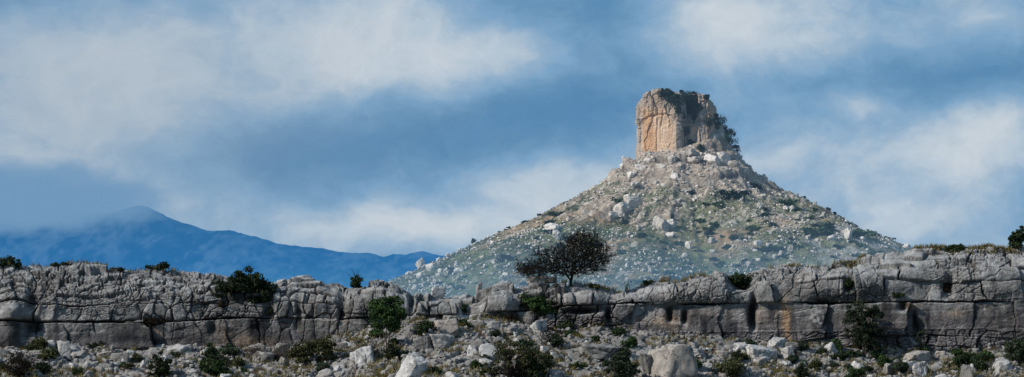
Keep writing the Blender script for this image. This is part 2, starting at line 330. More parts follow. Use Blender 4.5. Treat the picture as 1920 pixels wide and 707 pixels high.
CV = np.stack([Xd, Yd, Zd], -1).reshape(-1, 3)
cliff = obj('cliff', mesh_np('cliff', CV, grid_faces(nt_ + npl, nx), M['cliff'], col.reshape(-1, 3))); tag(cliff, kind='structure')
CPX, CPY = proj(CV)
crest_rows = slice(nt_ - 12, nt_ + 14)
_pyg = CPY.reshape(nt_ + npl, nx)
def crest_at(px, back=0.0):
    j = int(np.argmin(np.abs(PXc - px))); i = int(np.argmin(_pyg[nt_ - 40:nt_ + 12, j])) + nt_ - 40
    P = CV.reshape(nt_ + npl, nx, 3)[i, j].copy(); P[0] += 0; return P
def face_at(px, py):
    d = (CPX - px) ** 2 + (CPY - py) ** 2 + np.where(CV[:, 1] > 258, 1e6, 0); return CV[int(np.argmin(d))].copy()
print('cliff', time.time() - T0)

# ------------------------------------------------------------------ rubble slope in front of the cliff
SL = .30
def slope_base(x, y):
    zf = (HY - interp(960 + x / 250 * F, FOOT)) / F * 250
    return zf - SL * (250 - y) + .12 * fbm(x * .25, y * .4, 3, 201) * 2
rx = np.linspace(-62, 62, 1900); ry = np.concatenate([np.linspace(215, 232, 60)[:-1], np.linspace(232, 252.5, 330)])
RX, RY = np.meshgrid(rx, ry)
RZ = slope_base(RX, RY)
dom = np.zeros_like(RX); rock = np.zeros_like(RX); rid = np.zeros_like(RX)
for sc_, hh, pr, sd in ((1.1, .36, .30, 211), (.62, .28, .40, 213), (.36, .17, .45, 217)):
    f1, f2, idh, cx, cy = worley(RX / sc_ + .25 * fbm(RX, RY, 2, sd + 3), RY / sc_, sd)
    e = f2 - f1; pres = (idh < pr)
    top = hh * (.35 + .65 * fr(idh, 1)) * sst(0, .22, e) + (cx * (fr(idh, 2) - .5) + cy * (fr(idh, 3) - .5)) * hh * 1.2 * sst(0, .15, e)
    top = np.where(pres, top, 0); m = top > dom; rid = np.where(m, idh, rid); rock = np.where(m, sst(.02, .12, e), rock); dom = np.maximum(dom, top)
RZ = RZ + dom + .05 * fbm(RX * 2, RY * 2, 4, 221) + .03 * fbm(RX * 7, RY * 7, 2, 223)
gr = .20 + .26 * rid + .05 * fbm(RX * 2, RY * 2, 4, 225)
soil_t = sst(.35, .65, fbm(RX * .5, RY * .6, 4, 227) * .5 + .5)[..., None]
soil = np.array([.072, .050, .034]) * (1 - soil_t) + np.array([.075, .066, .026]) * soil_t
soil = soil * (.8 + .5 * vn(RX * 3, RY * 3, None, 229))[..., None]
rcol = np.stack([gr * 1.02, gr * .96, gr * .885], -1); rk = (rock * .95)[..., None]
RV = np.stack([RX, RY, RZ], -1).reshape(-1, 3)
tag(obj('rubble_slope', mesh_np('rubble_slope', RV, grid_faces(len(ry), len(rx)), M['rubble'], (rcol * rk + soil * (1 - rk)).reshape(-1, 3))), kind='structure')
RPX, RPY = proj(RV)
def slope_at(px, py):
    d = (RPX - px) ** 2 + (RPY - py) ** 2 + (RV[:, 1] - 230) * .05; P = RV[int(np.argmin(d))].copy(); return P
def slope_z(x, y):
    j = np.clip(np.searchsorted(rx, x), 0, len(rx) - 1); i = np.clip(np.searchsorted(ry, y), 0, len(ry) - 1); return RZ[i, j]

# ------------------------------------------------------------------ ground sheet to the horizon
gx = np.concatenate([-np.geomspace(30000, 60, 60), np.linspace(-58, 58, 40), np.geomspace(60, 30000, 60)])
gy = np.concatenate([-np.geomspace(30000, 20, 30), np.linspace(-15, 215, 40), np.linspace(222, 300, 24), np.geomspace(310, 40000, 60)])
GX, GY = np.meshgrid(gx, gy)
base = -1.7 - 16 * sst(3, 90, GY) + 2.0 * sst(150, 216, GY)
side = -3.0 - .02 * np.abs(GX)
GZ = base + .8 * fbm(GX * .02, GY * .02, 4, 231) * sst(5, 60, np.abs(GY)) - 25 * sst(290, 900, GY) - .00 * side
GZ = np.where((GY > 205) & (GY < 262), np.minimum(GZ, -15.5), GZ)
gcol = np.array([.09, .085, .05]) * (.7 + .6 * vn(GX * .05, GY * .05, None, 233))[..., None]
tag(obj('ground', mesh_np('ground', np.stack([GX, GY, GZ], -1).reshape(-1, 3), grid_faces(len(gy), len(gx)), M['rubble'], gcol.reshape(-1, 3))), kind='structure')

# ------------------------------------------------------------------ the hill under the rock tower
HD = 2500.0; K = HD / F; hx0 = (1285 - 960) * K; HYC = HD
def hill_z0(x, y):
    dx = (x - hx0) / K; dy = (y - HYC) / K
    ang = np.arctan2(dy, dx); r = np.hypot(dx, dy)
    r = r * (1 + .05 * fbm(np.cos(ang) * 2 + 5, np.sin(ang) * 2 + 5, 3, 301))
    PR = [(0, 318), (60, 314), (95, 298), (130, 270), (185, 232), (262, 192), (330, 158), (410, 132), (520, 88), (620, 48), (720, 12), (900, -40), (1300, -110), (2500, -150)]
    PL = [(0, 318), (60, 314), (95, 296), (130, 272), (188, 238), (288, 184), (408, 132), (528, 80), (620, 42), (720, 8), (900, -40), (1300, -110), (2500, -150)]
    w = .5 + .5 * np.cos(ang)
    z = interp(r, PL) * (1 - w) + interp(r, PR) * w
    sp = 46 * np.exp(-((dx - 300) / 170) ** 2 - ((dy + 420) / 190) ** 2) + 22 * np.exp(-((dx + 330) / 120) ** 2 - ((dy + 330) / 150) ** 2)     # low spur on the right, shoulder on the left
    sp = sp + 20 * np.exp(-((dx - 46) / 34) ** 2 - ((dy + 30) / 40) ** 2)
    sp = sp + 46 * np.exp(-((dx - 62) / 24) ** 2 - ((dy - 5) / 34) ** 2)
    gul = fbm(np.cos(ang) * 5 + 20, np.sin(ang) * 5 + 20, 4, 303, .6) * 16 * sst(70, 200, np.hypot(dx, dy))
    return (z + sp + gul) * K
hnx, hny = 860, 620
hgx = hx0 + np.linspace(-1150, 1050, hnx) * K; hgy = HYC + np.concatenate([np.linspace(-1000, 130, 520), np.linspace(140, 900, 100)]) * K
HX, HYY = np.meshgrid(hgx, hgy); z0 = hill_z0(HX, HYY)
zpx = z0 / K
HZ = z0 + 2.2 * np.exp(-((HX - hx0) / K - 40) ** 2 / 50 ** 2) * sst(285, 310, zpx) * (1 - np.abs(fbm(HX * .16, HYY * .16, 4, 312)) * 3) + 3.2 * fbm(HX * .02, HYY * .02, 4, 311) + 1.5 * fbm(HX * .09, HYY * .09, 4, 313, .6)
f1, f2, idh, cx, cy = worley(HX / 5.5 + .3 * fbm(HX * .3, HYY * .3, 2, 317), HYY / 6.5, 315)
scree = sst(150, 215, zpx + 40 * fbm(HX * .012, HYY * .012, 3, 319))
pres = np.where(idh < .10 + .20 * scree, 1, 0); dome = pres * sst(.02, .3, f2 - f1) * (.2 + .75 * fr(idh, 1)) * (.7 + .3 * scree)
HZ += dome
g1, g2, gid, _, _ = worley(HX / 2.4 + .3 * fbm(HX * .6, HYY * .6, 2, 341), HYY / 2.8, 343)
deb = (gid < .25 + .5 * scree) * sst(.02, .25, g2 - g1); HZ += deb * (.5 + .7 * scree) * fr(gid, 1)
led = np.zeros_like(HX)
for zc_, am in ((276, 6.0), (262, 4.0), (292, 3.4)):                # ledges of bare rock near the top
    zz = zpx + 7 * fbm(HX * .03, HYY * .03, 3, 321); led += am * sst(zc_ - 3, zc_ + 1, zz) * sst(zc_ + 22, zc_ + 4, zz) * sst(.25, .55, vn(HX * .02 + zc_, HYY * .02, None, 323))
HZ += led
chute = vn(np.arctan2(HYY - HYC, HX - hx0) * 14, np.hypot(HX - hx0, HYY - HYC) * .012, None, 95) - .5
tn = .45 * chute + fbm(HX * .028, HYY * .028, 5, 331, .55); tn2 = fbm(HX * .10, HYY * .10, 4, 333, .6)
c_scree = np.array([.285, .238, .195]); c_grass = np.array([.25, .18, .11]); c_green = np.array([.10, .12, .052]); c_white = np.array([.52, .47, .41]); c_dgreen = np.array([.05, .07, .045])
def L_(a, b, w): return a * (1 - w[..., None]) + b * w[..., None]
HPX = 960 + HX / HYY * F; HPY = HY - HZ / HYY * F
hc = L_(np.broadcast_to(c_green, HX.shape + (3,)), c_grass, sst(-.25, .30, tn + .2 * tn2 + (zpx - 130) / 330))
hc = L_(hc, c_grass * np.array([1.0, .93, .88]), np.clip(gauss(HPX, HPY, 1120, 388, 62, 22) + gauss(HPX, HPY, 1335, 440, 50, 14) + .8 * gauss(HPX, HPY, 1075, 405, 60, 12) + .6 * gauss(HPX, HPY, 1330, 395, 70, 9), 0, .9))
hc = L_(hc, c_scree * (.72 + .5 * vn(HX * .25, HYY * .25, None, 345))[..., None], sst(-.05, .35, scree - .45 + .6 * tn2) * .85)
grn = sst(.02, .30, fbm(HX * .035 + 7, HYY * .05, 5, 337, .6) + .22 * sst(395, 430, HPY) + .16 * sst(1290, 1420, HPX) * sst(330, 390, HPY) - .30 * sst(360, 320, HPY) - .5 * gauss(HPX, HPY, 1120, 388, 70, 24) - .4 * gauss(HPX, HPY, 1335, 440, 50, 14))
hc = L_(hc, np.array([.085, .112, .052]) * (.7 + .6 * vn(HX * .3, HYY * .3, None, 339))[..., None], grn * .68)
hc = L_(hc, c_dgreen, sst(.16, .36, fbm(HX * .05 + 50, HYY * .05, 5, 335, .6) + .17 * (1 - scree) - .16 * scree) * .92)
hc = L_(hc, c_white, np.clip(pres * sst(.03, .2, f2 - f1) * (.75 * fr(idh, 4) ** 2), 0, 1) * .8)
hc = L_(hc, c_white * np.array([1, .95, .88]), deb * (fr(gid, 3) > .55) * fr(gid, 4) * .75)
hc = L_(hc, np.array([.12, .10, .08]), (gid > .80) * .55 * (1 - .5 * scree) + .35 * sst(.12, .0, g2 - g1) * scree)  # dark stones, and shade painted into the gaps of the debris
hc = L_(hc, np.array([.36, .345, .325]), sst(.05, .3, tn2 + .1) * np.exp(-((HX - hx0) / K - 330) ** 2 / 200 ** 2 - ((HYY - HYC) / K + 420) ** 2 / 200 ** 2) * .75)
hc = L_(hc, c_scree * 1.15, np.clip(led / 3, 0, 1) * .8)
for zc_ in (276, 262, 292):  # dark line painted below each ledge as its underside shade
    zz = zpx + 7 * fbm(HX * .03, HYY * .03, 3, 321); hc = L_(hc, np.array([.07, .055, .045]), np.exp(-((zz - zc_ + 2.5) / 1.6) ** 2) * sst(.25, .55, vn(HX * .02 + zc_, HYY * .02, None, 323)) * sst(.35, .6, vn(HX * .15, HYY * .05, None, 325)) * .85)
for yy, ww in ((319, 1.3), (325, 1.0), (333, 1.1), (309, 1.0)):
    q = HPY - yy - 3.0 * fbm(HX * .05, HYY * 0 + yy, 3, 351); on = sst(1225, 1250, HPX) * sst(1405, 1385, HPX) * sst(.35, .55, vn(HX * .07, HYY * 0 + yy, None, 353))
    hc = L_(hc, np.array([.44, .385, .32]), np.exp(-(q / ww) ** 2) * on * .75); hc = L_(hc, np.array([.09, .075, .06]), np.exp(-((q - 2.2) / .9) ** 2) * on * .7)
hc = hc * 1.14
HV = np.stack([HX, HYY, HZ], -1).reshape(-1, 3)
tag(obj('hill', mesh_np('hill', HV, grid_faces(hny, hnx), M['hill'], hc.reshape(-1, 3))), kind='structure')
hpx, hpy = proj(HV); hfront = HV[:, 1] < HYC + 25
def hill_at(px, py):
    d = (hpx - px) ** 2 + (hpy - py) ** 2 + np.where(hfront, 0, 1e6); return HV[int(np.argmin(d))].copy()
def hill_z(x, y):
    j = np.clip(np.searchsorted(hgx, x), 0, hnx - 1); i = np.clip(np.searchsorted(hgy, y), 0, hny - 1); return HZ[i, j]
print('hill', time.time() - T0)

# ------------------------------------------------------------------ rock tower
def tower():
    cxp = 1272
    poly = [(-80, 40), (-78, -14), (-70, -26), (-8, -60), (2, -56), (9, -40), (29, -37), (36, -50), (58, -50), (70, -26), (74, 10), (70, 50), (10, 75), (-60, 66)]
    P = np.array(poly + poly[:1], float); seg = np.hypot(*np.diff(P, axis=0).T); cum = np.concatenate([[0], np.cumsum(seg)])
    nu, nv = 760, 300
    su = np.linspace(0, cum[-1], nu, endpoint=False); bx = np.interp(su, cum, P[:, 0]); by = np.interp(su, cum, P[:, 1])
    for _ in range(5): bx = (np.roll(bx, 1) + bx + np.roll(bx, -1)) / 3; by = (np.roll(by, 1) + by + np.roll(by, -1)) / 3
    tx = np.roll(bx, -1) - np.roll(bx, 1); ty = np.roll(by, -1) - np.roll(by, 1); l = np.hypot(tx, ty); onx, ony = ty / l, -tx / l
    if np.mean(onx * bx + ony * by) < 0: onx, ony = -onx, -ony
    v = np.linspace(0, 1, nv)[:, None]
    top = interp(cxp + bx, [(1190, 404), (1202, 424), (1215, 430), (1232, 431), (1262, 424), (1290, 420), (1310, 420), (1330, 420), (1340, 412), (1350, 402)])[None] * 1.0
    side_lo = 268.0
    Zt = side_lo + (top - side_lo) * v; U = np.repeat(su[None], nv, 0)
    # lean: taller faces draw in a little towards the top, right side more
    sh = 1 - .05 * v - .03 * v ** 3; BX = bx[None] * sh - 0 * v; BY = by[None] * sh
    BX = BX + np.where(bx[None] > 40, -(5 * v), 0) + 2 * v
    rec = sst(2, 10, bx) * sst(40, 33, bx) * (by < 20); BY = BY + rec[None] * 24 * sst(.60, .95, v)
    d = np.zeros_like(Zt)
    um = U * K; zm = Zt * K                                           # metres
    F1, F2, idh, _, _ = worley(um / 10 + .5 * fbm(um * .1, zm * .06, 3, 401), zm / 26 + .3 * fbm(um * .2, zm * .2, 2, 403), 405)
    d += (idh - .5) * 2.4 - 1.3 * np.exp(-((F2 - F1) / .05) ** 2)
    lit = ((U > 95) & (U < 160)) * 1.0
    lit = np.clip(sst(90, 98, U) * sst(172, 165, U), 0, 1); d *= (1 - .8 * sst(.8, .6, v) * lit)
    F1, F2, i2, _, _ = worley(um / 3.2 + .3 * fbm(um * .3, zm * .3, 2, 407), zm / 5, 409)
    d += ((i2 - .5) * .7 - .5 * np.exp(-((F2 - F1) / .08) ** 2)) * (1 - .85 * lit * sst(.8, .6, v)) * (.45 + .55 * sst(.5, .75, v))
    d += 1.3 * fbm(um * .07, zm * .03, 4, 411) + (.55 - .30 * lit) * fbm(um * .4, zm * .09, 4, 413, .6) + .22 * fbm(um * .5, zm * 1.2, 3, 415)
    for u0, dp in ((99, 1.0), (108, 1.5), (140, .5), (166, 1.2), (176, 1.6), (205, 1.4), (232, 1.3), (262, 1.5), (290, 1.4), (20, 1.2), (60, 1.2)): d -= dp * np.exp(-((U - u0 - 3.5 * fbm(zm * .12, zm * 0 + u0, 3, 421)) / 1.3) ** 2) * sst(.3, .55, vn(zm * .1, zm * 0 + u0 * 3, None, 427))
    upr = sst(.66, .74, v + .05 * fbm(um * .1, zm * 0, 3, 417)); d += upr * 1.0 * fbm(um * .2, zm * .25, 4, 419) + .8 * upr - 1.2 * np.exp(-((v - .68 - .05 * fbm(um * .1, zm * 0, 3, 417)) / .012) ** 2)
    d -= 1.3 * sst(.96, 1.0, v) ** 2
    BX = BX + onx[None] * d / K * 1.0; BY = BY + ony[None] * d / K
    Vx = (cxp + BX - 960) * K; Vy = HD + BY * K; Vz = Zt * K + .9 * fbm(um * .12, zm * .12, 3, 423) * v
    rings = [(Vx, Vy, Vz)]
    ns = 26; mx, my = Vx[-1].mean(), Vy[-1].mean()
    for k in range(1, ns):
        f = k / (ns - 1); X_ = Vx[-1] * (1 - f) + mx * f; Y_ = Vy[-1] * (1 - f) + my * f
        Z_ = Vz[-1] * (1 - f) ** .7 + (Vz[-1].mean() + 1.2) * (1 - (1 - f) ** .7) + 1.5 * fbm(X_ * .12, Y_ * .12, 4, 431)
        rings.append((X_[None], Y_[None], Z_[None]))
    VX = np.vstack([r[0] for r in rings]); VY = np.vstack([r[1] for r in rings]); VZ = np.vstack([r[2] for r in rings])
    nr = VX.shape[0]; UU = np.repeat(um[:1], nr, 0); px = 960 + VX / VY * F; py = HY - VZ / VY * F
    t = fbm(UU * .18, VZ * .02, 4, 441) * .5 + .5; t2 = fbm(UU * .06, VZ * .05, 4, 443) * .5 + .5
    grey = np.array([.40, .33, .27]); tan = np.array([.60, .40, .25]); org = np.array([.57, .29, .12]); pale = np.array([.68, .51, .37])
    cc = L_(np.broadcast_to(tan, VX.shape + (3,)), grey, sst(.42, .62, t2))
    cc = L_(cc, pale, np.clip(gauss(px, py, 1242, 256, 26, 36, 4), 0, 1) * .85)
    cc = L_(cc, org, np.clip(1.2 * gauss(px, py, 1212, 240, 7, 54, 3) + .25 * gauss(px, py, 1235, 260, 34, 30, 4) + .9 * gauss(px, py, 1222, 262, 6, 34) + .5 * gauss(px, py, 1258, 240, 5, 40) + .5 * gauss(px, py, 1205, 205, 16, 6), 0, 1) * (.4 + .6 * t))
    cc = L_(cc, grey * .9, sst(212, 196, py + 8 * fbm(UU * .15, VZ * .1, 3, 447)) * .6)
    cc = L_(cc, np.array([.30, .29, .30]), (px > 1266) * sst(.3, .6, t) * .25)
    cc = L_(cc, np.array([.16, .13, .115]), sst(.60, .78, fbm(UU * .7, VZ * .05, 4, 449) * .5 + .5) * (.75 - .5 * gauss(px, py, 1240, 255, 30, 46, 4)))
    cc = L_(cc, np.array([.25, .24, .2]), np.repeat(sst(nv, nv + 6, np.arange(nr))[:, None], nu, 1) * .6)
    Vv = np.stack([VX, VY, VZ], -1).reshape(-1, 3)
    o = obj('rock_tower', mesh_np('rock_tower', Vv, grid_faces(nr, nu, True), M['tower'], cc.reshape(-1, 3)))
    tag(o, 'tall flat-topped ochre limestone tower crowning the conical hill', 'rock tower')
    return Vv
TV = tower(); tpx, tpy = proj(TV)
def tower_at(px, py):
    d = (tpx - px) ** 2 + (tpy - py) ** 2 + np.where(TV[:, 1] < HD - 2, 0, 40 + 0.5 * (TV[:, 1] - HD)); return TV[int(np.argmin(d))].copy()
print('tower', time.time() - T0)

# ------------------------------------------------------------------ far blue mountain
def mountain():
    D = 12000.0; k = D / F
    CR = [(-900, 470), (-300, 402), (0, 402), (100, 403), (150, 396), (190, 398), (225, 394), (250, 389), (266, 388), (290, 398), (340, 414), (375, 426), (400, 430), (432, 428), (470, 441), (520, 455), (600, 462), (640, 467), (690, 470), (720, 477), (760, 475), (790, 473), (830, 481), (900, 492), (1100, 520), (1500, 560), (2600, 590)]
    px = np.linspace(-800, 2500, 1000); dep = np.concatenate([np.linspace(-1700, 0, 130), np.linspace(60, 2500, 30)])
    PXg, DG = np.meshgrid(px, dep); crest = HY - interp(px, CR)[None]
    f = np.where(DG < 0, 1 + DG / 1700.0, 1 - DG / 2500.0)
    z = (crest + 60) * f ** 1.0 - 60
    Xg = (PXg - 960) * k; Yg = D + DG
    z = z * k + (60 * fbm(Xg * .0012, Yg * .0012, 4, 501) + 34 * fbm(Xg * .006, Yg * .005, 5, 503, .62)) * np.clip((1 - f) * 5 + .48, 0, 1) * np.clip(f * 3, 0, 1)
    z = z - 60 * np.exp(-((f - .55) / .25) ** 2) * np.abs(fbm(Xg * .0018, f * 2, 3, 505))
    t = sst(-.22, .30, .55 * fbm(Xg * .012, z * .016, 4, 507, .6) + .6 * fbm(Xg * .040, z * .055, 3, 509, .65))
    cc = L_(np.broadcast_to(np.array([.004, .02, .02]), Xg.shape + (3,)), np.array([.20, .25, .25]), t)
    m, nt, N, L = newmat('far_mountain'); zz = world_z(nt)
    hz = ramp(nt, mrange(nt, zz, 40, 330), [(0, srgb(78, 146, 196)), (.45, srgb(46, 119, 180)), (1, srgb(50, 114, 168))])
    finish(nt, attr(nt), .95, None, (.83, hz))  # distance haze painted as emission over most of the slope colour
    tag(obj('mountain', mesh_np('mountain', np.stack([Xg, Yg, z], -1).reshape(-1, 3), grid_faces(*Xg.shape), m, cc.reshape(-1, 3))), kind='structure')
    # cloud lying on the summit
    import bmesh
    bm = bmesh.new(); bmesh.ops.create_icosphere(bm, subdivisions=3, radius=1); me = bpy.data.meshes.new('low_cloud'); bm.to_mesh(me); bm.free()
    m, nt, N, L = newmat('cloud_vapour')
    tc = N.new('ShaderNodeTexCoord').outputs['Object']
    rr = vmath(nt, 'LENGTH', tc)
    nn = noise(nt, vmath(nt, 'MULTIPLY', tc, (5.6, 3.3, 1.7)), .75, 5, .6)
    den = math_(nt, 'MULTIPLY', mrange(nt, math_(nt, 'ADD', rr, mrange(nt, nn, .25, .75, -.36, .36)), .25, .98, 1, 0, True), .016)
    em = N.new('ShaderNodeEmission'); em.inputs[0].default_value = c4(srgb(112, 152, 188)); L.new(den, em.inputs[1])
    ab = N.new('ShaderNodeVolumeAbsorption'); ab.inputs[0].default_value = (0, 0, 0, 1); L.new(den, ab.inputs[1])
    ad = N.new('ShaderNodeAddShader'); L.new(em.outputs[0], ad.inputs[0]); L.new(ab.outputs[0], ad.inputs[1])
    out = N.new('ShaderNodeOutputMaterial'); L.new(ad.outputs[0], out.inputs['Volume']); me.materials.append(m)
    o = obj('low_cloud', me, None, ((20 - 960) * 11000 / F, 11000, (HY - 370) * 11000 / F)); o.scale = (560, 330, 120)
    tag(o, kind='stuff'); o['label'] = 'grey cloud drifting over the left end of the blue mountain'; o['category'] = 'cloud'
mountain()

# ------------------------------------------------------------------ boulders
import bmesh
def ico(sub):
    bm = bmesh.new(); bmesh.ops.create_icosphere(bm, subdivisions=sub, radius=1)
    v = np.array([p.co[:] for p in bm.verts]); f = np.array([[x.index for x in p.verts] for p in bm.faces]); bm.free(); return v / np.linalg.norm(v, axis=1)[:, None], f
ICO4, ICO3, ICO2, ICO1 = ico(5), ico(4), ico(3), ico(2)
def rock_verts(seed, base, ax=(1, 1, 1), npl=11, soft=.05, rough=.05):
    r = np.random.default_rng(seed); d = base[0]
    n = r.normal(size=(npl, 3)); n[0] = (0, 0, 1); n[1] = (.1, -1, .15); n[2] = (1, .1, .1); n[3] = (-1, -.2, .2); n[4] = (0, 0, -1); n += r.normal(size=n.shape) * .16
    n /= np.linalg.norm(n, axis=1)[:, None]; off = r.uniform(.62, 1.0, npl)
    q = off[None] / np.maximum(d @ n.T, .05); q = np.minimum(q, 3)
    rad = -soft * np.log(np.exp(-q / soft).sum(1))
    p = d * rad[:, None]
    nz = fbm(p[:, 0] * 2 + seed, p[:, 1] * 2, 4, seed + 1, .55, p[:, 2] * 2) * rough * 2 - .10 * sst(.80, .97, 1 - np.abs(fbm(p[:, 0] * 1.1, p[:, 1] * 1.1 + seed, 2, seed + 5, .5, p[:, 2] * 1.1)))
    p = p * (1 + nz)[:, None]; p = (p - (p.max(0) + p.min(0)) / 2) / (p.max(0) - p.min(0)); return p * (1.0 if not isinstance(ax, float) else ax)
SHAPES = [('angular', (1, .9, .8)), ('blocky', (1, .8, .72)), ('slab-like', (1.25, .9, .42)), ('rounded', (.95, .9, .78)), ('wedge-shaped', (1.1, .85, .65)), ('upright', (.7, .7, 1.05))]
protos = []
for k in range(18):
    nm, ax = SHAPES[k % 6]
    protos.append((nm, mesh_np('boulder', rock_verts(700 + k, ICO3, ax, 9 + k % 5, .05 if nm == 'rounded' else .012), ICO3[1], M['boulder'])))
hero = [mesh_np('boulder', rock_verts(800 + k, ICO4, (1, .85, .8), 10, [.08, .02, .015, .02, .02, .025][k], .08), ICO4[1], M['boulder']) for k in range(6)]
def place_rock(me, P, w, hgt=None, dep=None, rz=0., label='', cat='boulder', group=None, tilt=0., sink=.25, name='boulder'):
    o = obj(name, me); hgt = hgt or w * .7; dep = dep or w * .8
    o.scale = (w, dep, hgt); o.rotation_euler = (tilt, tilt * .6, rz); o.location = (P[0], P[1] + dep * .25, P[2] + hgt * (.5 - sink)); return tag(o, label, cat, group)
PXM = 250 / F
def at_slope(px, py, w, h, me, label, rz=0, tilt=0., sink=.25):
    P = slope_at(px, py); return place_rock(me, P, w * PXM, h * PXM / (1 - sink), None, rz, label, 'boulder', None, tilt, sink)
# the boulders one can name (px, foot row, width, height)
at_slope(1258, 712, 92, 66, hero[0], 'largest smooth grey boulder with forked cracks at the bottom centre right', .2, .05)
at_slope(1212, 706, 34, 44, hero[3], 'narrow cracked block leaning on the left side of the largest boulder', 1.2)
at_slope(683, 684, 52, 34, hero[1], 'pale pointed boulder on the rubble left of the small green tree trunk', -.3, -.1)
at_slope(772, 706, 50, 44, hero[2], 'big pale boulder with a sloping left side near the bottom left of centre', .5, .2)
at_slope(836, 626, 46, 28, hero[3], 'triangular grey block resting on a square block in mid rubble', .1, -.1)
at_slope(828, 652, 50, 26, hero[4], 'square grey block underneath the triangular block', .0)
at_slope(795, 658, 34, 28, hero[5], 'pale split boulder left of the two stacked blocks', 1.0)
at_slope(1430, 676, 62, 26, hero[4], 'long cream slab tilted down to the right below the orange streak', .1, .22)
at_slope(1458, 654, 36, 22, hero[1], 'grey rounded boulder behind the long cream slab', .7)
at_slope(1478, 678, 22, 30, hero[5], 'upright pale boulder at the right end of the long cream slab', .3)
at_slope(1875, 704, 44, 34, hero[2], 'large pale boulder near the lower right corner below the tan path', .2)
at_slope(1722, 680, 50, 22, hero[1], 'broad pale boulder right of the tall grey-green tree', .4)
at_slope(1725, 704, 34, 26, hero[0], 'grey boulder just below the broad pale boulder', 1.4)
at_slope(1664, 702, 32, 22, hero[5], 'white blunt boulder below the tall grey-green tree', 2.2)
at_slope(1705, 703, 26, 28, hero[3], 'pale upright boulder beside the white blunt boulder', .9)
at_slope(1814, 712, 26, 28, hero[5], 'white upright stone split by a thin green strip near the lower right', 3.0)
at_slope(1385, 655, 40, 14, hero[2], 'flat pale rock at the cliff foot under the blue-black stains', .3)
at_slope(1310, 668, 40, 14, hero[4], 'low flat rock right of the top of the largest boulder', .8)
at_slope(1125, 668, 74, 22, hero[4], 'long pale flat boulder on the rubble above the grey-green bush', -.1, .08)
at_slope(525, 668, 30, 26, hero[1], 'rounded grey boulder left of the wide green bush', .3)
at_slope(905, 690, 36, 18, hero[2], 'pale boulder left of the large olive bush', .4)
at_slope(120, 668, 26, 30, hero[3], 'pale upright rock slab at the lower left', .2)
for px, w, h, k, lab in ((1482, 34, 10, 2, 'thin flat stone balanced on the cliff crest'), (816, 32, 26, 1, 'perched block standing on the dip in the cliff crest'), (896, 12, 24, 5, 'small pinnacle stone standing on the crest left of the bare tree'),
                         (1015, 60, 16, 3, 'broad pale rock just left of the bare tree trunk'), (1662, 24, 8, 2, 'small dark flat stone on the crest at the start of the higher right cliff'),
                         (1245, 26, 18, 1, 'rough grey block on the crest right of the bare twig'), (560, 40, 10, 4, 'long low stone on the crest right of the dark juniper'), (165, 26, 9, 8, 'low stone on the crest at the far left')):
    P = crest_at(px); w2 = w * PXM; o = place_rock(protos[k][1], P - np.array([0, -.25, .12]), w2, h * PXM, w2 * .45, .3, lab, 'boulder', None, 0, .18)
rng = random.Random(5)
LM = [(15, 'the left edge bulge'), (110, 'the dark bush at the far left'), (210, 'the long crack at left'), (300, 'the bush beside the left crack'), (400, 'the low green bushes at left'), (480, 'the blue-black stain at left'), (590, 'the wide green bush'), (685, 'the pale pointed boulder'),
      (728, 'the small green tree'), (835, 'the triangular block'), (905, 'the dip in the crest'), (965, 'the large olive bush'), (1070, 'the bare crest tree'), (1165, 'the grey-green bush'), (1255, 'the largest boulder'), (1340, 'the blue-black stains'), (1440, 'the long cream slab'),
      (1530, 'the white chip in the cliff'), (1615, 'the tall grey-green tree'), (1720, 'the broad pale boulder'), (1810, 'the low dark bushes at right'), (1890, 'the right edge bush')]
def spot_words(px, lm, rel='below'):
    a = min(lm, key=lambda q: abs(q[0] - px)); d = px - a[0]
    return ('near ' if abs(d) < 14 else ('left of ' if d < 0 else 'right of ')) + a[1]
NAMED = [(1258, 92), (1212, 34), (683, 52), (772, 50), (836, 46), (828, 50), (1430, 62), (1875, 44), (1722, 50), (1125, 74)]
cnt = 0; big = []
while cnt < 265:
    px = rng.uniform(-15, 1935); f = interp(px, FOOT); py = rng.uniform(float(f) + 6, 716); t = (py - f) / 80
    w = (8 + 24 * rng.random() ** 2.2) * (1.0 + .3 * t)
    if any(abs(px - q[0]) < (q[1] + w) * .42 for q in NAMED) and rng.random() < .8: continue
    if any((px - a) ** 2 + ((py - b) * 1.6) ** 2 < ((w + c) * .40) ** 2 for a, b, c in big): continue
    big.append((px, py, w)); k = rng.randrange(18); nm, me = protos[k]; P = slope_at(px, py)
    row = 'at the cliff foot' if t < .3 else ('mid rubble' if t < .65 else 'on lower rubble')
    sz = 'small' if w < 14 else ('medium' if w < 22 else 'large')
    lab = '%s %s rock %s, %s' % (sz, nm, row, spot_words(px, LM))
    wm = w * PXM
    place_rock(me, P, wm, wm * rng.uniform(.5, .95), wm * rng.uniform(.7, 1.1), rng.uniform(0, 6.3), lab, 'boulder', 'limestone boulders on the rubble slope', rng.uniform(-.45, .45), rng.uniform(.2, .46)); cnt += 1
# broken ledges along the cliff foot
for i in range(46):
    px = rng.uniform(0, 1920) if i > 26 else rng.uniform(0, 720); f = float(interp(px, FOOT)); py = f + rng.uniform(4, 22)
    if any(abs(px - q[0]) < q[1] * .5 for q in NAMED): continue
    w = rng.uniform(22, 46); k = rng.choice([1, 2, 0, 7, 8, 13, 14, 6, 12]); P = slope_at(px, py)
    o = place_rock(protos[k][1], P, w * PXM, w * PXM * rng.uniform(.35, .6), w * PXM * .8, rng.uniform(-.4, .4), 'broken ledge block at the cliff foot, %s' % spot_words(px, LM), 'boulder', 'broken ledge blocks along the cliff foot', rng.uniform(-.15, .15), .28, 'ledge_block')
